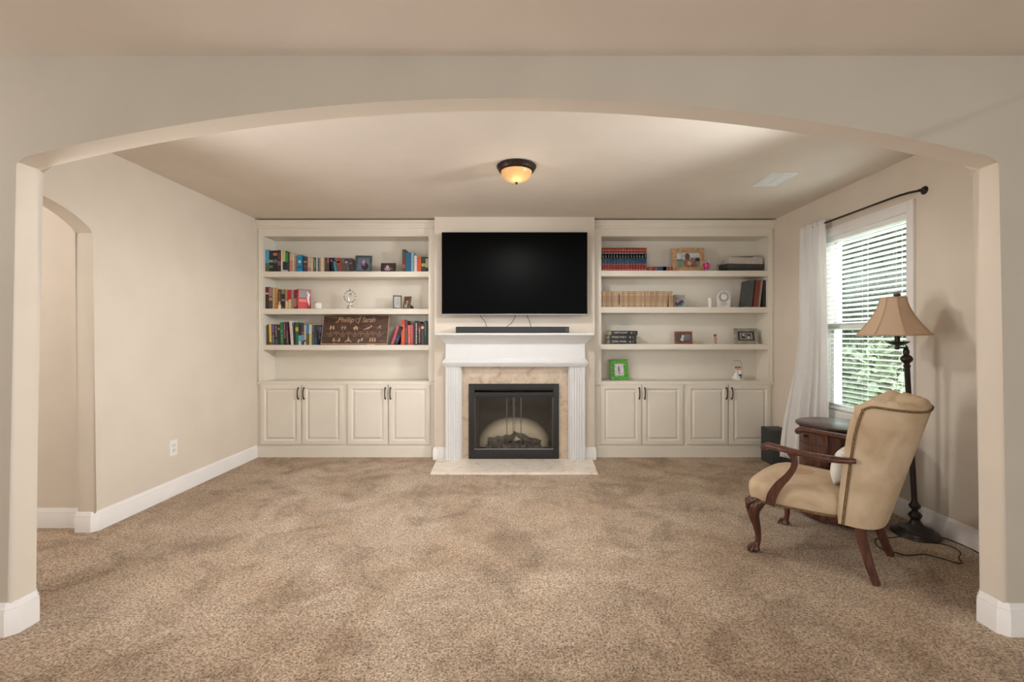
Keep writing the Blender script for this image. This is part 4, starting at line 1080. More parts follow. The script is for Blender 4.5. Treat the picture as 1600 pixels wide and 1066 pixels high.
# time line with icons
bm = BM(); zl_ = sg_h*.36
box(bm, -sg_w*.44, sg_w*.44, -.001, 0, zl_-.0012, zl_+.0012)
for i, u in enumerate((-.37, -.185, 0, .185, .37)):
    box(bm, sg_w*u-.0014, sg_w*u+.0014, -.001, 0, zl_, zl_+.035)
for u in (-.28, -.095, .09, .275): box(bm, sg_w*u-.0014, sg_w*u+.0014, -.001, 0, zl_-.034, zl_)
for u in (-.37, -.185, 0, .185, .37):
    for k in range(3): box(bm, sg_w*u-.035+.006*k, sg_w*u+.035-.008*k, -.0008, 0, zl_-.016-.010*k, zl_-.0145-.010*k)
for u in (-.28, -.095, .09, .275):
    for k in range(2): box(bm, sg_w*u-.034, sg_w*u+.034-.008*k, -.0008, 0, zl_+.012+.010*k, zl_+.0135+.010*k)
box(bm, -sg_w*.43, -sg_w*.29, -.0008, 0, sg_h*.945, sg_h*.951)
box(bm, sg_w*.37, sg_w*.46, -.0008, 0, sg_h*.10, sg_h*.105)
xform(bm, R); obj('timeline', bm, M_eng, sg)
bm = BM()
def blob(u, v, a, b, rot=0):
    n0 = len(bm.verts); lathe(bm, [(0, 0), (1, 0), (1, .001), (0, .001)], (0, 0), 14); bm.verts.ensure_lookup_table()
    for q in bm.verts[n0:]:
        x_, y_ = q.co.x*a, q.co.y*b; q.co = Vector((u+x_*cos(rot)-y_*sin(rot), -q.co.z, v+x_*sin(rot)+y_*cos(rot)))
zi = sg_h*.56
def U(u): return sg_w*u
for s_ in (-1, 1): blob(U(-.355)+s_*.016, zi+.004, .011, .022, s_*.2); blob(U(-.355)+s_*.017, zi+.028, .006, .006)
for s_ in (-1, 1): blob(U(-.18)+s_*.02, zi, .006, .020, -s_*.4); blob(U(-.18)+s_*.014, zi+.024, .006, .006); blob(U(-.18)+s_*.008, zi+.008, .010, .004, s_*.5)
prism(bm, [(U(.005)-.034, zi), (U(.005), zi+.032), (U(.005)+.034, zi), (U(.005)+.024, zi), (U(.005)+.024, zi-.02), (U(.005)+.006, zi-.02), (U(.005)+.006, zi-.004), (U(.005)-.006, zi-.004), (U(.005)-.006, zi-.02), (U(.005)-.024, zi-.02), (U(.005)-.024, zi)], 'y', -.001, 0)
blob(U(.19), zi, .030, .010, .3); blob(U(.19)+.036, zi+.022, .011, .011); blob(U(.19)-.036, zi-.014, .014, .005, .4)
tube(bm, [(U(.36)+.022*cos(i), -.0005, zi+.004+.018*sin(i*1.7)) for i in range(9)], .0018, 5, up=(0, 1, 0)); blob(U(.375), zi+.026, .010, .006, .3)
zi = sg_h*.13
for s_ in (-1, 1): blob(U(-.27)+s_*.034, zi+.008, .007, .024, s_*.25); blob(U(-.27)+s_*.020, zi-.008, .016, .005, -s_*.4)
blob(U(-.09), zi+.004, .012, .018); blob(U(-.09), zi+.030, .008, .008)
for s_ in (-1, 1): blob(U(-.09)+s_*.024, zi-.012, .018, .006, -s_*.5)
for s_ in (-1, 1): blob(U(.09)+s_*.018, zi+s_*.008, .010, .022, -.35)
for s_ in (-1, 0, 1): blob(U(.275)+s_*.028, zi, .009, .020, s_*.2); blob(U(.275)+s_*.026, zi+.024, .007, .007)
xform(bm, R); obj('icons', bm, M_eng, sg)
bm = BM(); box(bm, -.012, -.004, -.03, .03, -.0115, -.0045); box(bm, -.012, -.004, -.034, -.026, -.0115, .012); box(bm, .15, .158, -.03, .03, -.0115, -.0045); xform(bm, Matrix.Translation((-.21, 0, 0))); 
box(bm, .15, .24, -.012, .03, -.0115, -.0045)
obj('wooden_feet', bm, mat((200, 150, 90), .5, name='light_feet'), sg)

# ---- right bookcase
GE = 'matching encyclopedia volumes'
nE = 16; x0 = PX(940.2, 5.285); x1 = PX(1011, 5.285); w_ = (x1-x0)/nE; hE = PZ(387.4, 5.285)-sr[0]
RD = (142, 34, 40); BL = (30, 72, 98); GD = (214, 172, 110)
bands = [(.985, 1, (90, 24, 28)), (.885, .905, GD), (.757, .775, (190, 170, 130)), (.50, .757, BL), (.59, .72, (38, 78, 94)), (.305, .50, BL), (.505, .525, (180, 176, 150)), (.29, .305, (190, 150, 110)), (.055, .075, GD)]
e0 = book_local(x0, 5.285, sr[0], w_-.0034, hE, .16, RD, bands, 0, 'red encyclopedia volume with blue bands and gold lines, upper right shelf', GE, ((170, 168, 140), .62, .69), 0, 'encyclopedia_volume')
for i in range(1, nE):
    o = e0.copy(); COL.objects.link(o); o.location.x = x0+i*w_
# one lying flat
o = book_local(0, 0, 0, .052, hE, .16, RD, bands, 0, 'encyclopedia volume lying flat between the row and the wooden frame', '', None, 0, 'encyclopedia_volume')
o.rotation_euler = (0, pi/2, 0); o.location = (PX(1014.5, 5.285), 5.285, sr[0]+.053)
frame(1051.5, 1101, 387.6, 5.34, sr[0], 9, -3, (186, 146, 108), .145, 'light wooden picture frame with a photo of two people by water',
      [(0, 1, 0, 1, (190, 200, 204)), (0, 1, 0, .52, (126, 142, 120)), (0, .25, .49, .56, (60, 66, 60)), (.8, 1, .42, .66, (46, 48, 44)), (.28, .64, 0, .62, (150, 104, 82)), (.36, .58, .5, .98, (104, 74, 60)), (.56, .86, .0, .45, (134, 92, 76)), (.58, .78, .34, .68, (150, 106, 84)), (.45, .62, .14, .42, (196, 170, 148))], th=.02, rect=4)
# gift with pink flower
t = thing('flower_gift', 'clear cup holding a bright magenta flower beside the wooden frame', 'ornament', (PX(1103, 5.29), 5.268, sr[0]), local=True)
M_clear = mat((206, 200, 204), .1, .3, .1, 20, name='clear_plastic'); 
bm = BM()
for k in range(9):
    a = 2*pi*k/9; n0 = len(bm.verts)
    tube(bm, catmull([(.0, 0, .006), (.030*cos(a), .030*sin(a), .04), (.046*cos(a), .046*sin(a), .085)], 4), interp([(.004, .002), (.02, .003), (.006, .002)], 4), 6)
ball(bm, (0, 0, .06), .032, 10, 8, sc=(1, 1, 1.2))
obj('petals', bm, mat((206, 24, 120), .5, 0, .15, 30, name='magenta_petals'), t)
bm = BM()
for k in range(6):
    a = pi*k/3; tube(bm, [(.03*cos(a), .03*sin(a), .001), (.058*cos(a), .050*sin(a), .09), (0.01*cos(a), .01*sin(a), .135)], .0022, 5)
lathe(bm, [(0, .0), (.034, 0), (.034, .003), (0, .003)], (0, 0), 12)
obj('clear_wrap', bm, M_clear, t)
# boxes, binder, papers
def slab(name, x0, x1, y0, y1, z0, z1, m, lb, cat, yaw=0, group=None, edge=None, bev=.003):
    cx, cy = (x0+x1)/2, (y0+y1)/2
    if edge:
        t = thing(name, lb, cat, (cx, cy, z0), radians(yaw), group, local=True)
        a, b = (x1-x0)/2, (y1-y0)/2; h = z1-z0
        bm = BM(); box(bm, -a, a, -b, b, 0, .003); box(bm, -a, a, -b, b, h-.003, h); box(bm, -a, a, -b, -b+.003, .003, h-.003); obj('cover', bm, m, t)
        bm = BM(); box(bm, -a+.002, a-.003, -b+.004, b-.004, .003, h-.003); obj('pages', bm, edge, t)
        return t
    bm = BM(); box(bm, x0-cx, x1-cx, y0-cy, y1-cy, 0, z1-z0, 0, bev)
    o = obj(name, bm, m); o.location = (cx, cy, z0); o.rotation_euler = (0, 0, radians(yaw)); tag(o, lb, cat, group); return o
yb2 = 5.48; z = sr[0]
Mbk = mat((58, 58, 56), .45, 0, .08, 30, name='charcoal_album')
slab('photo_album', PX(1136, 5.27), PX(1192.5, 5.27), 5.27, 5.45, z+.001, z+.031, mat((48, 47, 45), .45, 0, .08, 30, name='black_album'), 'black album at the bottom of the stack on the top right shelf', 'album', 4)
slab('photo_album', PX(1134, 5.265), PX(1194, 5.265), 5.265, 5.455, z+.032, z+.083, Mbk, 'thick charcoal album in the middle of the stack, top right shelf', 'album', 5)
slab('binder', PX(1139, 5.275), PX(1192, 5.275), 5.275, 5.45, z+.084, z+.160, mat((196, 188, 178), .5, 0, .04, 30, name='grey_binder'), 'pale grey binder on the stack of albums', 'binder', 3)
bm = BM(); 
for i in range(4): box(bm, -.14, .13, -.085, .085, .002*i, .002*i+.0012)
xform(bm, Matrix.Rotation(radians(-3), 4, 'Y'))
o = obj('loose_papers', bm, mat((206, 200, 190), .7, 0, .04, 30, name='paper')); o.location = (PX(1158, 5.36), 5.37, z+.170); tag(o, 'loose papers lying on top of the grey binder', 'papers')
o = slab('magazine', PX(1127, 5.30), PX(1147, 5.30), 5.33, 5.44, z+.086, z+.094, mat((176, 170, 160), .5, 0, .08, 30, name='magazine_grey'), 'grey magazine sticking out left from the album stack', 'magazine', 12)
# second right shelf: tan volumes
GT = 'matching tan spined volumes'
z = sr[1]; hT = PZ(455.4, 5.285)-z
TN = (200, 170, 135)
t0 = book_local(PX(940.2, 5.285), 5.285, z, .0202, hT, .14, TN, [(.86, .87, (150, 112, 76)), (.1, .11, (150, 112, 76)), (.98, 1, (170, 130, 94))], 0, 'tan volume standing upright in the long row, second right shelf', GT, ((150, 110, 76), .25, .75), 0, 'tan_volume')
xs = 940.2; i = 0; w_ = .0202; pitch = (PX(1044, 5.285)-PX(940.2, 5.285))/36
for v in t0.data.vertices: v.co.x *= (pitch-.0022)/.0202
tvar = []
for f_ in (.93, 1.05, .86):
    me_ = t0.data.copy(); me_.materials[0] = mat(tuple(min(255, q*f_) for q in TN), .5, 0, .08, 60, name='book_cover'); tvar.append(me_)
for i in range(1, 36):
    X0 = PX(940.2, 5.285)+i*pitch
    if i == 9:
        book_local(X0, 5.285, z, pitch-.0008, hT*.98, .14, (190, 164, 130), [(.15, .85, (112, 108, 104))], 0, 'single volume with a dark grey spine panel inside the tan row', 'odd volume', ((60, 60, 60), .3, .7), 0, 'tan_volume')
        continue
    o = t0.copy(); COL.objects.link(o)
    ln = 0
    o.location.x = X0
    if i % 4: o.data = tvar[(i*7) % 3]
    if i > 24:
        o['label'] = 'tan volume leaning slightly right, at the right part of the row'
        o['group'] = 'leaning tan volumes'
        ln = 3+.3*(i-24)
        o.location.x = X0-.0
        o.rotation_euler.y = radians(ln)
        # keep its lower right edge on the shelf
        wv = pitch; o.location.z = z+wv*sin(radians(ln))*.98; o.location.x = X0-hT*sin(radians(ln))*.45
for k, xx in enumerate((1045.3, 1048.6)):
    o = t0.copy(); COL.objects.link(o); o.location.x = PX(xx, 5.285); o['label'] = ('tan volume standing straight just after the dark gap', 'last tan volume of the row, beside the small photo')[k]; del o['group']
frame(1053, 1070, 460.8, 5.33, z, 10, -12, (176, 172, 162), .07, 'small unframed looking photo stand with blue figures, right of the tan row',
      [(0, 1, 0, 1, (150, 140, 134)), (.1, .6, .1, .5, (70, 60, 76)), (.5, .95, .1, .6, (44, 62, 96)), (.2, .5, .35, .7, (190, 140, 130)), (.75, .95, .05, .35, (110, 170, 176))], th=.008)
bm = BM(); lathe(bm, [(0, 0), (.023, 0), (.024, .004), (.024, .108), (.020, .112), (0, .108)], (0, 0), 24)
o = obj('pillar_candle', bm, mat((228, 226, 218), .4, 0, .02, 10, name='white_wax')); o.location = (PX(1110, 5.30), 5.31, z); tag(o, 'slim white pillar candle left of the white clock', 'candle')
# white clock
t = thing('mantel_clock', 'white arched clock with a round dial and heart ornament', 'clock', (PX(1130, 5.33), 5.33, z), radians(-4), local=True)
wk, hk = .150, PZ(454.4, 5.33)-z; rk = wk/2
pts = [(-rk, 0), (rk, 0)]+[(rk*cos(a), hk-rk+rk*sin(a)) for a in [pi*i/20 for i in range(21)]]
bm = BM(); prism(bm, pts, 'y', -.015, .025); obj('case', bm, mat((222, 218, 212), .45, 0, .05, 30, name='white_clock_case'), t, ang=20)
bm = BM(); lathe(bm, [(0, 0), (.056, 0), (.060, .002), (.060, .004), (.034, .004), (.032, .003), (0, .003)], (0, 0), 32); xform(bm, Matrix.Translation((0, -.015, hk-rk)) @ Matrix.Rotation(pi/2, 4, 'X')); obj('numeral_ring', bm, mat((176, 170, 166), .4, .2, .2, 60, name='clock_ring'), t)
bm = BM(); lathe(bm, [(0, 0), (.031, 0), (.031, .001), (0, .001)], (0, 0), 28); xform(bm, Matrix.Translation((0, -.0182, hk-rk)) @ Matrix.Rotation(pi/2, 4, 'X')); obj('dial', bm, mat((236, 234, 230), .4, name='clock_dial'), t)
bm = BM(); box(bm, -.0012, .0012, -.0205, -.0195, hk-rk, hk-rk+.024); box(bm, -.001, .016, -.0205, -.0195, hk-rk-.001, hk-rk+.0012); obj('hands', bm, M_black, t)
bm = BM()
for i in range(12):
    a = pi*i/6; ball(bm, (.046*cos(a), -.019, hk-rk+.046*sin(a)), .004, 6, 4)
obj('hour_marks', bm, mat((110, 104, 100), .4, name='clock_mark'), t)
bm = BM(); tube(bm, catmull([(0, -.016, .022), (-.028, -.016, .042), (-.024, -.016, .056), (-.010, -.016, .056), (0, -.016, .046), (.010, -.016, .056), (.024, -.016, .056), (.028, -.016, .042), (0, -.016, .022)], 4), .003, 6, up=(0, 1, 0)); obj('heart_ornament', bm, mat((150, 146, 142), .4, .2, name='clock_heart'), t)
# leaning albums at the right
GA = 'albums leaning at the right end'
hA = PZ(437.2, 5.27)-z
for xb, w_, c_, lb, ln, kh in ((1166, 8.0, (74, 78, 76), 'grey-green album leaning right, showing its wide cover', 6.5, .98), (1176.5, 7.6, (120, 58, 48), 'reddish brown album leaning right, second from the grey one', 6.5, 1), (1184.4, 3.2, (150, 130, 122), 'thin taupe album between brown and black', 6.5, 1), (1191.9, 3.0, (34, 34, 32), 'thin black album standing beside the green one', 0, .985), (1195.3, 4.4, (56, 60, 56), 'dark green album upright against the side panel', 0, .985)):
    w0 = w_*5.27/F; book_local(PX(xb, 5.27), 5.27 if xb > 1170 else 5.26, z, w0, (hA*kh-w0*sin(radians(ln)))/cos(radians(ln)), .19, c_, [], ln, lb, GA, None, 0, 'photo_album')
for o in list(COL.objects):
    if o.name.startswith('photo_album'): o['category'] = 'album'
# third right shelf: three lying books with titles
z = sr[2]; zs = [PZ(537.8, 5.23), PZ(529.6, 5.23), PZ(522.9, 5.23), PZ(515.6, 5.23)]
Mbook = mat((52, 53, 52), .4, 0, .06, 40, name='black_hardcover')
for k, (s_, xa, xb, lb) in enumerate((('CIVIL WAR', 952.5, 995, 'black history book titled civil war, bottom of the stack of three'), ('WORLD WAR II', 952.2, 995.2, 'black history book titled world war, middle of the stack of three'), ('VIETNAM', 955, 997, 'black history book titled vietnam, top of the stack of three'))):
    hgt = (z+.0012+.051*(k+1))-(z+.0012+.051*k)-.001; zb_ = z+.001+.051*k
    xa_, xb_ = PX(xa, 5.25), PX(xb, 5.25); wB = xb_-xa_
    # spine faces the room; the head of the pages faces left
    t = thing('history_book', lb, 'book', ((xa_+xb_)/2, 5.26, zb_), radians(4 if k == 2 else 1.5), 'stacked black history books', local=True)
    a = wB/2; dp = .19
    bm = BM(); box(bm, -a, a, 0, dp, 0, .003); box(bm, -a, a, 0, dp, hgt-.003, hgt); box(bm, -a, a, -.002, .003, .0, hgt, 0, .002)
    for xx in (-a+.014, a-.06, a-.02): box(bm, xx, xx+.003, -.003, 0, .006, hgt-.006)
    obj('cover', bm, Mbook, t)
    bm = BM(); box(bm, -a+.002, a-.004, .004, dp-.005, .003, hgt-.003); obj('pages', bm, PAGE, t, label='white page edges')
    tb = text_bm(s_, .030, 0, .0006); w0 = max(v.co.x for v in tb.verts)-min(v.co.x for v in tb.verts)
    xform(tb, Matrix.Diagonal((min(1.25, .165/w0), 1, 1, 1))); xform(tb, Matrix.Translation((-.045, -.0028, hgt*.55)) @ Matrix.Rotation(pi/2, 4, 'X'))
    for q in (.075, .082, .088, .115): box(tb, q, q+.003, -.0032, -.001, hgt*.35, hgt*.7)
    obj('title', tb, mat((214, 212, 206), .4, name='title_white'), t, recalc=False)
frame(1055, 1081.5, 518.4, 5.31, z, 10, -6, (128, 62, 48), .11, 'small red-brown wooden picture frame on the third right shelf',
      [(0, 1, 0, 1, (72, 74, 70)), (.55, 1, .2, .9, (96, 104, 110)), (.28, .52, .1, .5, (206, 190, 196)), (.36, .56, .45, .85, (220, 190, 186))], rect=2)
# tiny figurine
t = thing('figurine', 'tiny standing figurine with dark hair and pink dress', 'figurine', (PX(1117.5, 5.29), 5.29, z), local=True)
bm = BM(); lathe(bm, [(0, 0), (.018, 0), (.014, .02), (.011, .05), (.014, .072), (.007, .082), (0, .083)], (0, 0), 14); obj('dress', bm, mat((190, 140, 130), .5, 0, .1, 40, name='pink_dress'), t)
bm = BM(); ball(bm, (0, 0, .094), .013, 12, 8); obj('head', bm, mat((190, 140, 116), .5, name='figurine_skin'), t)
bm = BM(); ball(bm, (0, .003, .100), .0155, 12, 8, sc=(1.1, 1, .95)); ball(bm, (0, .008, .082), .012, 10, 6); obj('hair', bm, mat((76, 44, 36), .6, name='figurine_hair'), t)
bm = BM(); tube(bm, [(-.012, 0, .07), (-.018, -.008, .045)], .004, 6); tube(bm, [(.012, 0, .07), (.018, -.008, .045)], .004, 6); obj('arms', bm, mat((190, 140, 116), .5, name='figurine_skin'), t)
frame(1150, 1184, 513.5, 5.33, z, 17, -8, (150, 146, 128), .14, 'ornate grey-green picture frame with a dark inner border, third right shelf',
      [(0, 1, 0, 1, (62, 58, 54)), (.13, .87, .15, .85, (150, 150, 152)), (.22, .78, .24, .76, (58, 56, 56)), (.45, .75, .24, .5, (190, 190, 186)), (.26, .42, .5, .72, (186, 184, 180)), (.4, .6, .3, .7, (140, 116, 96))], ornate=9, th=.02, rect=3)
# counter: green frame, couple figurine
z = sr[3]
t = frame(954, 982.5, 562.6, 5.36, z, 12, 5, (84, 160, 52), .23, 'bright green picture frame with pale dots and a footprint card',
      [(0, 1, 0, 1, (214, 208, 212)), (.40, .56, .3, .84, (110, 104, 104)), (.46, .56, .12, .32, (110, 104, 104))], th=.02)
bm = BM(); wf = 28.5*5.36/F/cos(radians(5)); hf = (PZ(562.6, 5.36)-z)/cos(radians(12))
for u, v in ((.12, .9), (.3, .93), (.47, .85), (.64, .92), (.82, .86), (.93, .93), (.1, .62), (.09, .35), (.13, .1), (.32, .16), (.5, .07), (.68, .16), (.88, .1), (.92, .6), (.93, .35), (.9, .75)):
    ball(bm, (-wf/2+wf*u, -.011, hf*v), .0055, 8, 5, sc=(1, .3, 1))
xform(bm, Matrix.Rotation(radians(-12), 4, 'X')); obj('dots', bm, mat((176, 214, 140), .5, name='pale_green_dots'), t)
t = thing('wedding_figurine', 'small white bride and groom cake topper under a clear arch', 'figurine', (PX(1153.5, 5.36), 5.36, z), local=True)
Mp = mat((240, 238, 234), .3, 0, .03, 30, name='white_porcelain')
bm = BM(); lathe(bm, [(0, 0), (.050, 0), (.052, .006), (.048, .012), (.03, .015), (0, .016)], (0, 0), 24); obj('base', bm, Mp, t)
bm = BM(); lathe(bm, [(0, .014), (.042, .014), (.036, .04), (.022, .07), (.014, .092), (.017, .112), (.008, .124), (0, .125)], (-.022, 0), 18)
for i in range(9): ball(bm, (-.022+.038*cos(i*.7), .038*sin(i*.7)*.8-.0, .022+.006*(i % 3)), .012, 7, 5)
tube(bm, [(-.034, -.01, .108), (-.05, -.02, .088), (-.03, -.03, .084)], .005, 6)
obj('bride', bm, Mp, t)
bm = BM()
for s_ in (-1, 1): tube(bm, [(.016+s_*.010, 0, .014), (.018+s_*.008, 0, .074)], [.010, .011], 8)
obj('groom_trousers', bm, mat((84, 86, 84), .6, name='groom_grey'), t)
bm = BM(); lathe(bm, [(0, .068), (.020, .070), (.022, .09), (.020, .112), (.008, .122), (0, .123)], (.019, 0), 14)
tube(bm, [(.036, 0, .11), (.052, -.005, .094), (.050, -.014, .118)], .006, 6); obj('groom_jacket', bm, Mp, t)
Ms = mat((214, 166, 140), .5, name='figurine_face')
for xx in (-.018, .020):
    bm = BM(); ball(bm, (xx, -.003, .138), .015, 12, 8); obj('head', bm, Ms, t)
    bm = BM(); ball(bm, (xx, .004, .144), .0165, 12, 8, sc=(1.05, 1, .95)); obj('hair', bm, mat((52, 38, 34), .6, name='figurine_hair'), t)
bm = BM(); tube(bm, [(-.046, .02, .225), (.0, .02, .232), (.034, .02, .222), (.052, .02, .19), (.062, .02, .13), (.046, .02, .012)], [(.004, .002)]*6, 6, up=(0, 1, 0)); obj('clear_arch', bm, M_clear, t)
# ------------------------------------------------------------------ subwoofer box
M_spk = mat((62, 62, 60), .6, 0, .06, 60, name='black_wood_grain')
t = thing('speaker', 'black box speaker on the carpet in the right corner', 'speaker', (2.825, 4.95, 0), radians(-2), local=True)
bm = BM(); box(bm, -.095, .095, -.125, .135, .008, .383, 0, .003); obj('cabinet', bm, M_spk, t)
bm = BM(); box(bm, -.0985, -.095, -.118, .128, .014, .377, 0, .001); obj('grille', bm, mat((56, 56, 55), .8, 0, .1, 200, name='speaker_cloth'), t)
for a in (-1, 1):
    for b in (-1, 1):
        bm = BM(); lathe(bm, [(0, 0), (.012, 0), (.012, .009), (0, .009)], (a*.075, .005+b*.10), 12); obj('foot', bm, M_black, t)

# ------------------------------------------------------------------ drum side table
dt = thing('drum_table', 'round dark mahogany drum table with small drawers behind the armchair', 'side table', (2.47, 3.49, 0), radians(0), local=True)
RT, HT = .285, .715
bm = BM(); lathe(bm, [(0, HT-.026), (RT-.012, HT-.026), (RT-.004, HT-.022), (RT, HT-.013), (RT-.003, HT-.004), (RT-.010, HT), (0, HT)], (0, 0), 72); obj('table_top', bm, M_tabletop, dt)
bm = BM()
rb = RT-.028
lathe(bm, [(0, .075), (rb, .075), (rb, HT-.027), (0, HT-.027)], (0, 0), 72)
obj('body', bm, M_mahogz, dt)
bm = BM(); lathe(bm, [(0, .02), (RT-.016, .02), (RT-.008, .03), (RT-.008, .055), (RT-.016, .066), (RT-.026, .078), (0, .078)], (0, 0), 72); obj('plinth', bm, M_mahog, dt)
for k in range(4):
    a = pi/4+pi/2*k; bm = BM(); ball(bm, (.2*cos(a), .2*sin(a), .012), .02, 10, 6, sc=(1, 1, .6)); obj('foot', bm, M_mahog, dt)
def arc_panel(a0, a1, z0, z1, r, th, m, name, par):
    bm = BM(); n = 14; prev = None
    for i in range(n+1):
        a = a0+(a1-a0)*i/n; q = [bm.verts.new(((r+o)*cos(a), (r+o)*sin(a), z)) for o, z in ((0, z0), (th, z0+.002), (th, z1-.002), (0, z1))]
        if prev:
            for j in range(4): bm.faces.new((prev[j], q[j], q[(j+1) % 4], prev[(j+1) % 4]))
        else: bm.faces.new(q)
        prev = q
    bm.faces.new(prev[::-1]); return obj(name, bm, m, par)
def ang(d): return radians(d)
# left-hand drawers (seen beside the chair arm) and a door towards the camera
for (z0, z1) in ((.575, .672), (.36, .565), (.10, .35)):
    d_ = arc_panel(ang(160), ang(222), z0, z1, rb, .006, M_mahogz, 'drawer', dt)
    bm = BM(); a = ang(186); zc_ = (z0+z1)/2
    p = Vector((cos(a), sin(a), 0)); tube(bm, [p*(rb+.004)+Vector((0, 0, zc_)), p*(rb+.016)+Vector((0, 0, zc_)), p*(rb+.020)+Vector((0, 0, zc_)), p*(rb+.030)+Vector((0, 0, zc_))], [.010, .005, .010, .012], 10)
    obj('knob', bm, M_blackmetal, d_)
arc_panel(ang(228), ang(300), .10, .672, rb, .006, M_mahogz, 'door', dt)
arc_panel(ang(302), ang(374), .10, .672, rb, .006, M_mahogz, 'door', dt)

# ------------------------------------------------------------------ armchair
ch = thing('armchair', 'tan suede channel-back armchair with mahogany arms, cabriole front legs and nailhead trim', 'armchair', (1.952, 2.915, 0), radians(43.6), local=True)
def suede_mat():
    m = bpy.data.materials.new('tan_suede'); m.use_nodes = True; nt = m.node_tree; b = nt.nodes['Principled BSDF']; L = nt.links
    b.inputs['Roughness'].default_value = .9; b.inputs['Specular IOR Level'].default_value = .2; b.inputs['Sheen Weight'].default_value = .35; b.inputs['Sheen Roughness'].default_value = .5
    b.inputs['Sheen Tint'].default_value = rgb((240, 215, 180))
    tc = nt.nodes.new('ShaderNodeTexCoord')
    n = nt.nodes.new('ShaderNodeTexNoise'); n.inputs['Scale'].default_value = 5.5; n.inputs['Detail'].default_value = 4; n.inputs['Distortion'].default_value = .8
    L.new(tc.outputs['Object'], n.inputs['Vector'])
    r = nt.nodes.new('ShaderNodeValToRGB'); r.color_ramp.elements[0].position = .32; r.color_ramp.elements[1].position = .68
    r.color_ramp.elements[0].color = rgb((182, 156, 126)); r.color_ramp.elements[1].color = rgb((206, 184, 155)); L.new(n.outputs[0], r.inputs[0])
    # rubbed reddish patch on the seat
    mp = nt.nodes.new('ShaderNodeMapping'); mp.inputs['Location'].default_value = (0, -.10, -.48); mp.vector_type = 'POINT'
    L.new(tc.outputs['Object'], mp.inputs[0])
    ln = nt.nodes.new('ShaderNodeVectorMath'); ln.operation = 'LENGTH'; 
    sc_ = nt.nodes.new('ShaderNodeVectorMath'); sc_.operation = 'MULTIPLY'; sc_.inputs[1].default_value = (9, 13, 10)
    L.new(mp.outputs[0], sc_.inputs[0]); L.new(sc_.outputs[0], ln.inputs[0])
    n2 = nt.nodes.new('ShaderNodeTexNoise'); n2.inputs['Scale'].default_value = 14; L.new(tc.outputs['Object'], n2.inputs['Vector'])
    ad = nt.nodes.new('ShaderNodeMath'); ad.operation = 'ADD'; L.new(ln.outputs['Value'], ad.inputs[0]); L.new(n2.outputs[0], ad.inputs[1])
    r2 = nt.nodes.new('ShaderNodeValToRGB'); r2.color_ramp.elements[0].position = .85; r2.color_ramp.elements[0].color = (.75, .75, .75, 1); r2.color_ramp.elements[1].position = 1.0; r2.color_ramp.elements[1].color = (0, 0, 0, 1)
    sb_ = nt.nodes.new('ShaderNodeMath'); sb_.operation = 'MULTIPLY'; sb_.inputs[1].default_value = .7; L.new(ad.outputs[0], sb_.inputs[0]); L.new(sb_.outputs[0], r2.inputs[0])
    mx = nt.nodes.new('ShaderNodeMix'); mx.data_type = 'RGBA'; L.new(r2.outputs[0], mx.inputs[0]); L.new(r.outputs[0], mx.inputs[6]); mx.inputs[7].default_value = rgb((176, 132, 104))
    L.new(mx.outputs[2], b.inputs['Base Color'])
    n3 = nt.nodes.new('ShaderNodeTexNoise'); n3.inputs['Scale'].default_value = 60; L.new(tc.outputs['Object'], n3.inputs['Vector'])
    bp = nt.nodes.new('ShaderNodeBump'); bp.inputs['Strength'].default_value = .12; bp.inputs['Distance'].default_value = .004; L.new(n3.outputs[0], bp.inputs['Height']); L.new(bp.outputs[0], b.inputs['Normal'])
    return m
M_suede = suede_mat()
def sgnp(v, p): return math.copysign(abs(v)**p, v)
# back: U-shaped channelled shell
NA, NZ = 72, 16
Z0, Z1 = .30, 1.0
def plan(a, t, off):
    """a -1..1 around the U, t 0..1 height, off = inward offset"""
    w = (.272+.056*t**.8)-off; yf = -.145-.070*t-.025*t**8; yr = (-.335-.190*t)+off
    th = a*pi/2; p = 2/2.9
    x = w*sgnp(sin(th), p); y = yf-(yf-yr)*abs(cos(th))**p
    return x, y
def ztop(a): return 1.005+.028*abs(a)**2.2-.040*max(0, (abs(a)-.90)/.10)**2
def aa(i):
    u = -1+2*i/NA; return sgnp(u, 1.0)
bm = BM(); cols = []
for i in range(NA+1):
    a = aa(i); col = []; zt = ztop(a); th0 = .052+.030*(1-abs(a)**3)
    chn = abs(sin((a+1)/2*pi*9))
    fade = 1 if abs(a) < .9 else max(0, (1-abs(a))/.1)
    bot = Z0-.012*cos(a*pi/2)
    for j in range(NZ+1):
        t = j/NZ; z = bot+(zt-.035-bot)*t; x, y = plan(a, t, 0)
        col.append((x, y, z))
    for k in range(1, 8):       # rolled top
        q = pi*k/8; mid = th0/2
        x, y = plan(a, 1.0, mid-mid*cos(q)*1.0)
        col.append((x, y, zt-.035+(.036+.012*chn*fade)*sin(q)))
    for j in range(NZ, -1, -1):
        t = j/NZ; z = max(bot, .40)+(zt-.035-max(bot, .40))*t
        tt_ = (z-bot)/(zt-.035-bot)
        x, y = plan(a, tt_, th0+.014*chn*fade*(.4+.6*tt_)+.02*(1-tt_)*fade)
        col.append((x, y, z))
    cols.append([bm.verts.new(p) for p in col])
n = len(cols[0])
for i in range(NA):
    for k in range(n-1): bm.faces.new((cols[i][k], cols[i+1][k], cols[i+1][k+1], cols[i][k+1]))
    bm.faces.new((cols[i][n-1], cols[i+1][n-1], cols[i+1][0], cols[i][0]))
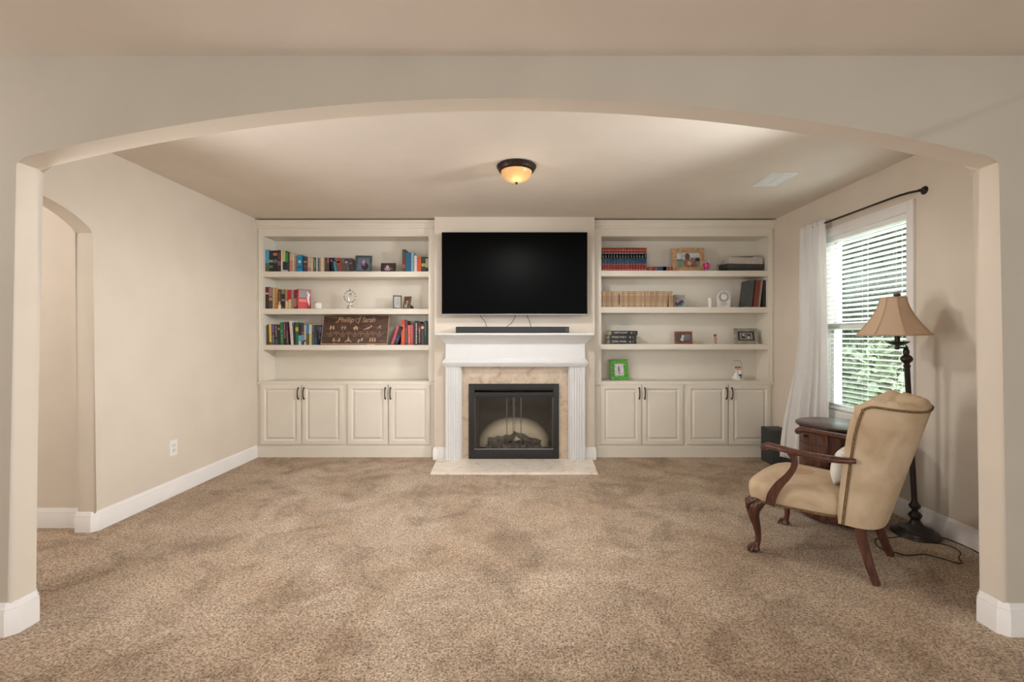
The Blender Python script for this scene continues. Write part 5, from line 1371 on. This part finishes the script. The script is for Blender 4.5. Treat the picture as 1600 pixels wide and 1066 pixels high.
# tips: puffed front faces
for cc, s in ((cols[0], -1), (cols[-1], 1)):
    m_ = n//2
    ctr = []
    lo = cc[:NZ+4]; hi = cc[NZ+4:][::-1]
    mids = []
    for k in range(min(len(lo), len(hi))):
        A, B = lo[k].co, hi[min(k, len(hi)-1)].co
        v = bm.verts.new((A+B)/2+Vector((0, .016, 0))); mids.append(v)
    for k in range(len(mids)-1):
        bm.faces.new((lo[k], mids[k], mids[k+1], lo[k+1])); bm.faces.new((mids[k], hi[k], hi[k+1], mids[k+1]))
    K = len(mids)-1
    rest = lo[K:]+hi[K:][::-1]
    uniq = []
    for v in rest:
        if v not in uniq: uniq.append(v)
    if len(uniq) >= 2:
        for q in range(len(uniq)-1): bm.faces.new((mids[K], uniq[q], uniq[q+1]))
    bm.faces.new((lo[0], hi[0], mids[0]))
back = obj('backrest', bm, M_suede, ch, ang=60)
# nailhead trim
M_nail = mat((150, 116, 66), .35, .8, .15, 50, name='brass_nails'); M_gimp = mat((94, 74, 50), .8, 0, .25, 120, name='braid_trim')
def trim(name, pts, nrm, par, sp=.0115):
    bm = BM(); P = [Vector(p) for p in pts]
    tube(bm, P, [(.0075, .0022)]*len(P), 6, mi=0, up=nrm)
    d = 0; last = P[0]; acc = 0
    nn = Vector(nrm)
    for a, b in zip(P[:-1], P[1:]):
        L_ = (b-a).length; s = sp-acc
        while s < L_:
            p = a+(b-a)*(s/L_); ball(bm, p, .0048, 6, 4, 1); s += sp
        acc = (acc+L_) % sp
    return obj(name, bm, [M_gimp, M_nail], par)
def outer(a, t, o=.003):
    zt = ztop(a); bot = Z0-.012*cos(a*pi/2); z = bot+(zt-.035-bot)*t; x, y = plan(a, t, -o); return (x, y, z)
for s in (-1, 1):
    # along the wing's outer front edge
    pts = [outer(s*.985, k/20*1.0) for k in range(21)]
    trim('nailhead_trim', [(p[0], p[1]-.006, p[2]) for p in pts], (s, .2, 0), back)
pts = [outer(-.985+1.97*k/70, 1.0, .003) for k in range(71)]
bm = BM(); P = [Vector(p)+Vector((0, 0, .002)) for p in pts]
for k in range(len(P)): P[k].z += .0
tube(bm, P, [(.0025, .0075)]*len(P), 6, up=(0, 0, 1)); acc = 0; sp = .0115
for a, b in zip(P[:-1], P[1:]):
    L_ = (b-a).length; s = sp-acc
    while s < L_: ball(bm, a+(b-a)*(s/L_), .0042, 6, 4, 1); s += sp
    acc = (acc+L_) % sp
obj('nailhead_trim', bm, [M_gimp, M_nail], back)
# seat
def seat_sec(ins, N=56):
    out = []
    for k in range(N):
        th = 2*pi*k/N; p = 2/6.5
        c_, s_ = sgnp(cos(th), p), sgnp(sin(th), p)
        y = .085+s_*(.255-ins)
        wf = .335+.0*y; wr = .262
        t = (y+.17)/.51; w = wr+(wf-wr)*min(1, max(0, t))
        out.append((c_*(w-ins), y+.012*(1-abs(c_))*(1 if s_ > 0 else 0)))
    return out
bm = BM(); prev = None
secs = [(.006, .322), (.0, .330), (-.004, .36), (-.010, .40), (-.008, .430), (.004, .452), (.024, .468), (.060, .482), (.11, .490), (.17, .495)]
first = None
for ins, z in secs:
    ring = [bm.verts.new((x, y, z-(.012*(abs(x)/.33)**2 if z > .46 else 0))) for x, y in seat_sec(ins)]
    if prev:
        for k in range(len(ring)): bm.faces.new((prev[k], prev[(k+1) % len(ring)], ring[(k+1) % len(ring)], ring[k]))
    else: bm.faces.new(ring[::-1])
    prev = ring
bm.faces.new(prev)
seat = obj('seat', bm, M_suede, ch, ang=70)
sec = seat_sec(-.004)
P = [(x, y, .333) for x, y in sec]+[(sec[0][0], sec[0][1], .333)]
bm = BM(); tube(bm, P, [(.003, .008)]*len(P), 6, cap=False); acc = 0
P = [Vector(p) for p in P]
for a, b in zip(P[:-1], P[1:]):
    L_ = (b-a).length; s = sp-acc
    o_ = (a+b)/2; o_.z = 0
    while s < L_:
        q = a+(b-a)*(s/L_); d_ = Vector((q.x, q.y-.08, 0)).normalized()*.003; ball(bm, q+d_, .0042, 6, 4, 1); s += sp
    acc = (acc+L_) % sp
obj('nailhead_trim', bm, [M_gimp, M_nail], seat)
# arms and their supports
for s in (-1, 1):
    bm = BM()
    pts = catmull([(s*.318, -.235, .684), (s*.345, -.16, .682), (s*.368, -.06, .686), (s*.372, .06, .694), (s*.362, .15, .702), (s*.352, .205, .702), (s*.350, .232, .690)], 6)
    rd = interp([(.012, .014), (.026, .019), (.032, .019), (.030, .018), (.030, .018), (.033, .020), (.022, .016)], 6)
    tube(bm, pts, rd, 16)
    # rolled scroll at the tip
    tube(bm, [(s*.350-.036, .215, .690), (s*.350-.03, .218, .690), (s*.350+.03, .218, .690), (s*.350+.036, .215, .690)], [.010, .018, .018, .010], 14)
    # incised line
    arm = obj('arm', bm, M_mahog, ch, ang=50)
    bm = BM()
    pts = catmull([(s*.342, .195, .335), (s*.346, .178, .40), (s*.350, .142, .47), (s*.356, .090, .54), (s*.360, .058, .60), (s*.362, .055, .65), (s*.362, .070, .685)], 6)
    rd = interp([(.037, .011), (.038, .012), (.033, .013), (.026, .013), (.022, .013), (.023, .014), (.034, .017)], 6)
    tube(bm, pts, rd, 4, up=(1, 0, 0), rot=pi/4)
    es = [e for e in bm.edges if len(e.link_faces) == 2 and e.calc_face_angle(0) > 1.0]
    bmesh.ops.bevel(bm, geom=es, offset=.003, segments=2, affect='EDGES')
    ball(bm, (s*.356, .175, .385), .006, 8, 6)
    obj('arm_support', bm, M_mahogz, ch, ang=40)
# cabriole front legs
for s in (-1, 1):
    bm = BM(); fx, fy = s*.302, .290
    d = Vector((s*.45, .9, 0)).normalized()
    def Q(o, z): return (fx+d.x*o, fy+d.y*o, z)
    pts = catmull([Q(-.045, .338), Q(-.016, .322), Q(.010, .285), Q(.012, .235), Q(-.004, .17), Q(-.014, .11), Q(-.012, .065), Q(-.004, .04), Q(.0, .018)], 5)
    rd = interp([.030, .042, .044, .034, .024, .018, .0165, .019, .026], 5)
    tube(bm, pts, rd, 14)
    side = Vector((-d.y, d.x, 0))
    # carved shell on the knee
    for k in range(-2, 3):
        o = side*(.013*k); a0 = Vector(Q(.046, .325))+o*1.1; 
        tube(bm, [Vector(Q(.020, .340))+o*1.5, Vector(Q(.050, .318))+o*1.4, Vector(Q(.050, .28))+o, Vector(Q(.036, .235))+o*.35], [.006, .0095, .008, .003], 7)
    # claw foot
    ball(bm, Q(.004, .020), .026, 12, 8, sc=(1, 1, .78))
    for k in (-1.1, -.38, .38, 1.1):
        dd = (d*cos(k*.75)+side*sin(k*.75))
        b0 = Vector(Q(0, 0))
        tube(bm, [b0+dd*.010+Vector((0, 0, .048)), b0+dd*.030+Vector((0, 0, .036)), b0+dd*.041+Vector((0, 0, .018)), b0+dd*.046+Vector((0, 0, .003))], [.009, .0095, .0085, .004], 7)
    obj('front_leg', bm, M_mahogz, ch, ang=50)
# splayed rear legs
for s in (-1, 1):
    bm = BM()
    tube(bm, [(s*.205, -.225, .40), (s*.208, -.232, .30), (s*.220, -.252, .20), (s*.236, -.285, .09), (s*.248, -.318, .0015)], [.034, .034, .031, .027, .024], 4, rot=pi/4, up=(0, 1, 0))
    es = [e for e in bm.edges if len(e.link_faces) == 2 and e.calc_face_angle(0) > 1.0]
    bmesh.ops.bevel(bm, geom=es, offset=.003, segments=2, affect='EDGES')
    obj('rear_leg', bm, M_mahogz, ch, ang=40)
# pillow on the seat
pl = thing('throw_pillow', 'small white pillow with a green sprig tucked against the chair back', 'pillow', (1.952+.055, 2.915-.02, .485), radians(43.6), local=True)
def pillow(w, h, th, N=18):
    bm = BM(); G = {}
    for sd in (1, -1):
        for i in range(N+1):
            for j in range(N+1):
                u, v = -1+2*i/N, -1+2*j/N
                edge = i in (0, N) or j in (0, N)
                if edge and sd == -1: G[(sd, i, j)] = G[(1, i, j)]; continue
                k = (1-abs(u)**2.6)*(1-abs(v)**2.6); k = max(k, 0)**.5
                pinch = 1-.05*(abs(u)*abs(v))**0*(1-abs(u*v))
                G[(sd, i, j)] = bm.verts.new((u*w/2*(1-.05*(1-v*v)), sd*th/2*k, h/2+v*h/2*(1-.05*(1-u*u))))
    for sd in (1, -1):
        for i in range(N):
            for j in range(N):
                bm.faces.new((G[(sd, i, j)], G[(sd, i+1, j)], G[(sd, i+1, j+1)], G[(sd, i, j+1)]))
    return bm
bm = pillow(.30, .215, .12); RL = Matrix.Translation((-.02, -.045, 0)) @ Matrix.Rotation(radians(14), 4, 'X') 
xform(bm, RL)
obj('cushion', bm, mat((236, 232, 224), .85, 0, .02, 30, .1, 120, name='white_linen'), pl, ang=80)
for k, (x, z, r_) in enumerate(((-.115, .14, .5), (-.10, .155, -.3), (-.108, .12, 1.1), (-.085, .135, .1), (-.125, .125, -.8))):
    bm = BM(); ball(bm, (0, 0, 0), .013, 8, 5, sc=(.35, .25, 1))
    u = x/.15; v = z/.1075-1; k_ = max((1-abs(u)**2.6)*(1-abs(v)**2.6), 0)**.5
    xform(bm, RL @ Matrix.Translation((x, .060*k_+.001, z)) @ Matrix.Rotation(r_, 4, 'Y'))
    obj('leaf_print', bm, mat((120, 150, 80), .8, name='green_print'), pl)

# ------------------------------------------------------------------ floor lamp
M_lamp = mat((58, 50, 45), .36, .5, .10, 30, name='aged_bronze')
LX, LY = 2.775, 3.165
lp = thing('floor_lamp', 'dark bronze swing-arm floor lamp with a pleated beige bell shade', 'floor lamp', (LX, LY, 0))
bm = BM(); lathe(bm, [(0, .001), (.134, .001), (.140, .006), (.138, .016), (.128, .022), (.126, .030), (.104, .042), (.096, .052), (.064, .062), (.045, .074), (.030, .094), (.024, .11), (0, .11)], (LX, LY), 48); obj('base', bm, M_lamp, lp)
topx, topz = 2.712, 1.245
def lxz(z): return LX+(topx-LX)*(z-.1)/(topz-.1)
prof = [(.10, .024), (.12, .030), (.135, .040), (.15, .034), (.165, .018), (.178, .018), (.192, .032), (.205, .034), (.222, .022), (.24, .016), (.27, .0165), (.60, .0165), (1.16, .0165), (1.175, .022), (1.185, .016), (1.195, .018), (1.205, .030), (1.222, .036), (1.240, .030), (1.252, .016), (1.262, .018), (1.276, .020), (1.292, .014), (1.302, .006)]
bm = BM(); tube(bm, [(lxz(z), LY, z) for z, r in prof], [r for z, r in prof], 24, up=(0, 1, 0)); obj('pole', bm, M_lamp, lp)
bm = BM(); cx = lxz(1.3); jx = PX(1420, LY); sx = PX(1402, LY); za = 1.285; 
tube(bm, [(cx, LY, 1.298), (cx+.004, LY, 1.316), (cx-.012, LY, 1.325), (cx-.02, LY, 1.315)], .004, 8)
tube(bm, [(cx+.004, LY+.005, 1.275), (jx, LY+.02, za)], .006, 8)
tube(bm, [(jx, LY+.02, za-.022), (jx, LY+.02, za+.024)], .0115, 12)
tube(bm, [(jx, LY+.02, za+.012), (jx-.03, LY+.012, za+.016), (sx, LY, za+.022)], .006, 8); obj('swing_arm', bm, M_lamp, lp)
bm = BM(); lathe(bm, [(0, 1.288), (.010, 1.288), (.012, 1.292), (.012, 1.312), (.028, 1.318), (.055, 1.330), (.070, 1.343), (.070, 1.346), (.050, 1.338), (.016, 1.328), (.0155, 1.330), (.0155, 1.392), (.022, 1.400), (.024, 1.418), (.014, 1.430), (0, 1.43)], (sx, LY), 24); obj('socket', bm, M_lamp, lp)
shx, shy = PX(1396, LY), LY; zb_, zt_ = 1.392, 1.648
bm = BM()
pts = catmull([(sx-.0, LY, 1.42), (sx-.055, LY, 1.47), (sx-.05, LY, 1.58), (sx-.004, LY, zt_+.004), (sx+.046, LY, 1.58), (sx+.055, LY, 1.47), (sx, LY, 1.42)], 6); tube(bm, pts, .0022, 6, up=(0, 1, 0)); obj('harp', bm, M_lamp, lp)
bm = BM(); ball(bm, (sx, LY, 1.49), .03, 12, 10, sc=(1, 1, 1.3)); obj('bulb', bm, mat((236, 234, 228), .2, name='unlit_bulb'), lp)
# 8-panel bell shade
def shade_r(v):  # v 0 bottom..1 top
    return .075+(.215-.075)*(1-v)**1.6
def rad8(th, r):
    k = ((th-pi/8) % (pi/4))-pi/8
    return r*(.35+.65*cos(pi/8)/cos(k)) if True else r
TILT = Matrix.Translation((shx, shy, zb_)) @ Matrix.Rotation(radians(-1.2), 4, 'Y') @ Matrix.Rotation(radians(1.0), 4, 'X')
NS = 96; NVV = 16; bm = BM(); rows_ = []
for side_, off in ((0, 0), (1, -.004)):
    for j in (range(NVV+1) if side_ == 0 else range(NVV, -1, -1)):
        v = j/NVV; r = shade_r(v)+off
        rows_.append([bm.verts.new((rad8(2*pi*k/NS, r)*cos(2*pi*k/NS), rad8(2*pi*k/NS, r)*sin(2*pi*k/NS), v*(zt_-zb_)-(.006*(1-v)**4*abs(sin(4*(2*pi*k/NS-pi/8)))*0))) for k in range(NS)])
for q in range(len(rows_)):
    a, b = rows_[q], rows_[(q+1) % len(rows_)]
    for k in range(NS):
        f = bm.faces.new((a[k], a[(k+1) % NS], b[(k+1) % NS], b[k])); f.material_index = 1 if NVV < q < 2*NVV+1 else 0
xform(bm, TILT)
M_shade = cloth_mat('beige_linen_shade', (222, 194, 166), .25); M_shin = cloth_mat('white_lining', (240, 234, 226), .2)
shd = obj('lamp_shade', bm, [M_shade, M_shin], lp, ang=60)
bm = BM()
for k in range(8):
    th = pi/8+k*pi/4
    tube(bm, [((rad8(th, shade_r(v))+.001)*cos(th), (rad8(th, shade_r(v))+.001)*sin(th), v*(zt_-zb_)) for v in [i/12 for i in range(13)]], [(.005, .0022)]*13, 6, up=(cos(th), sin(th), 0))
for v, rr in ((0, .0035), (1, .0035)):
    P = [((rad8(2*pi*k/NS, shade_r(v))+.001)*cos(2*pi*k/NS), (rad8(2*pi*k/NS, shade_r(v))+.001)*sin(2*pi*k/NS), v*(zt_-zb_)) for k in range(NS+1)]
    tube(bm, P, [(.0025, .005)]*(NS+1), 6, cap=False)
xform(bm, TILT); obj('shade_piping', bm, mat((190, 156, 128), .85, name='shade_trim'), shd, label='slightly darker beige piping')
bm = BM(); lathe(bm, [(0, zt_-.002), (.010, zt_), (.008, zt_+.008), (.020, zt_+.014), (.021, zt_+.026), (.012, zt_+.032), (0, zt_+.033)], (sx-.002, LY), 20)
for k in range(3):
    a = 2*pi*k/3+.3; tube(bm, [(sx, LY, zt_-.004), (shx+.072*cos(a), shy+.072*sin(a), zt_-.002)], .0018, 5)
obj('finial', bm, M_mahogz, lp, label='turned brown wood finial')
def fl(px, py): y = F*EYE/(py-VY); return (PX(px, y), y, .0035)
for k, pts in enumerate(([(1440, 843), (1415, 839), (1394, 841), (1376, 841.5), (1367.5, 845), (1371, 854), (1384, 862), (1398, 864), (1412, 868), (1425, 868.5), (1446, 867.5), (1475, 875), (1499, 881.5), (1502, 879), (1498, 872), (1501, 865), (1489, 856), (1474, 851.5), (1456, 849)],)):
    bm = BM(); tube(bm, catmull([fl(*p) for p in pts], 5), .0034, 6)
    tag(obj('power_cord', bm, M_black, loc=fl(1440, 860)), 'black lamp cord looping on the carpet behind the armchair', 'cord')
bm = BM(); tube(bm, catmull([fl(1466, 841), fl(1480, 843.5), fl(1500, 851), fl(1521, 860.5), (2.90, 2.76, .0035)], 5), .0034, 6)
tag(obj('power_cord', bm, M_black, loc=fl(1480, 843)), 'black cord running straight from the lamp base along the baseboard', 'cord')
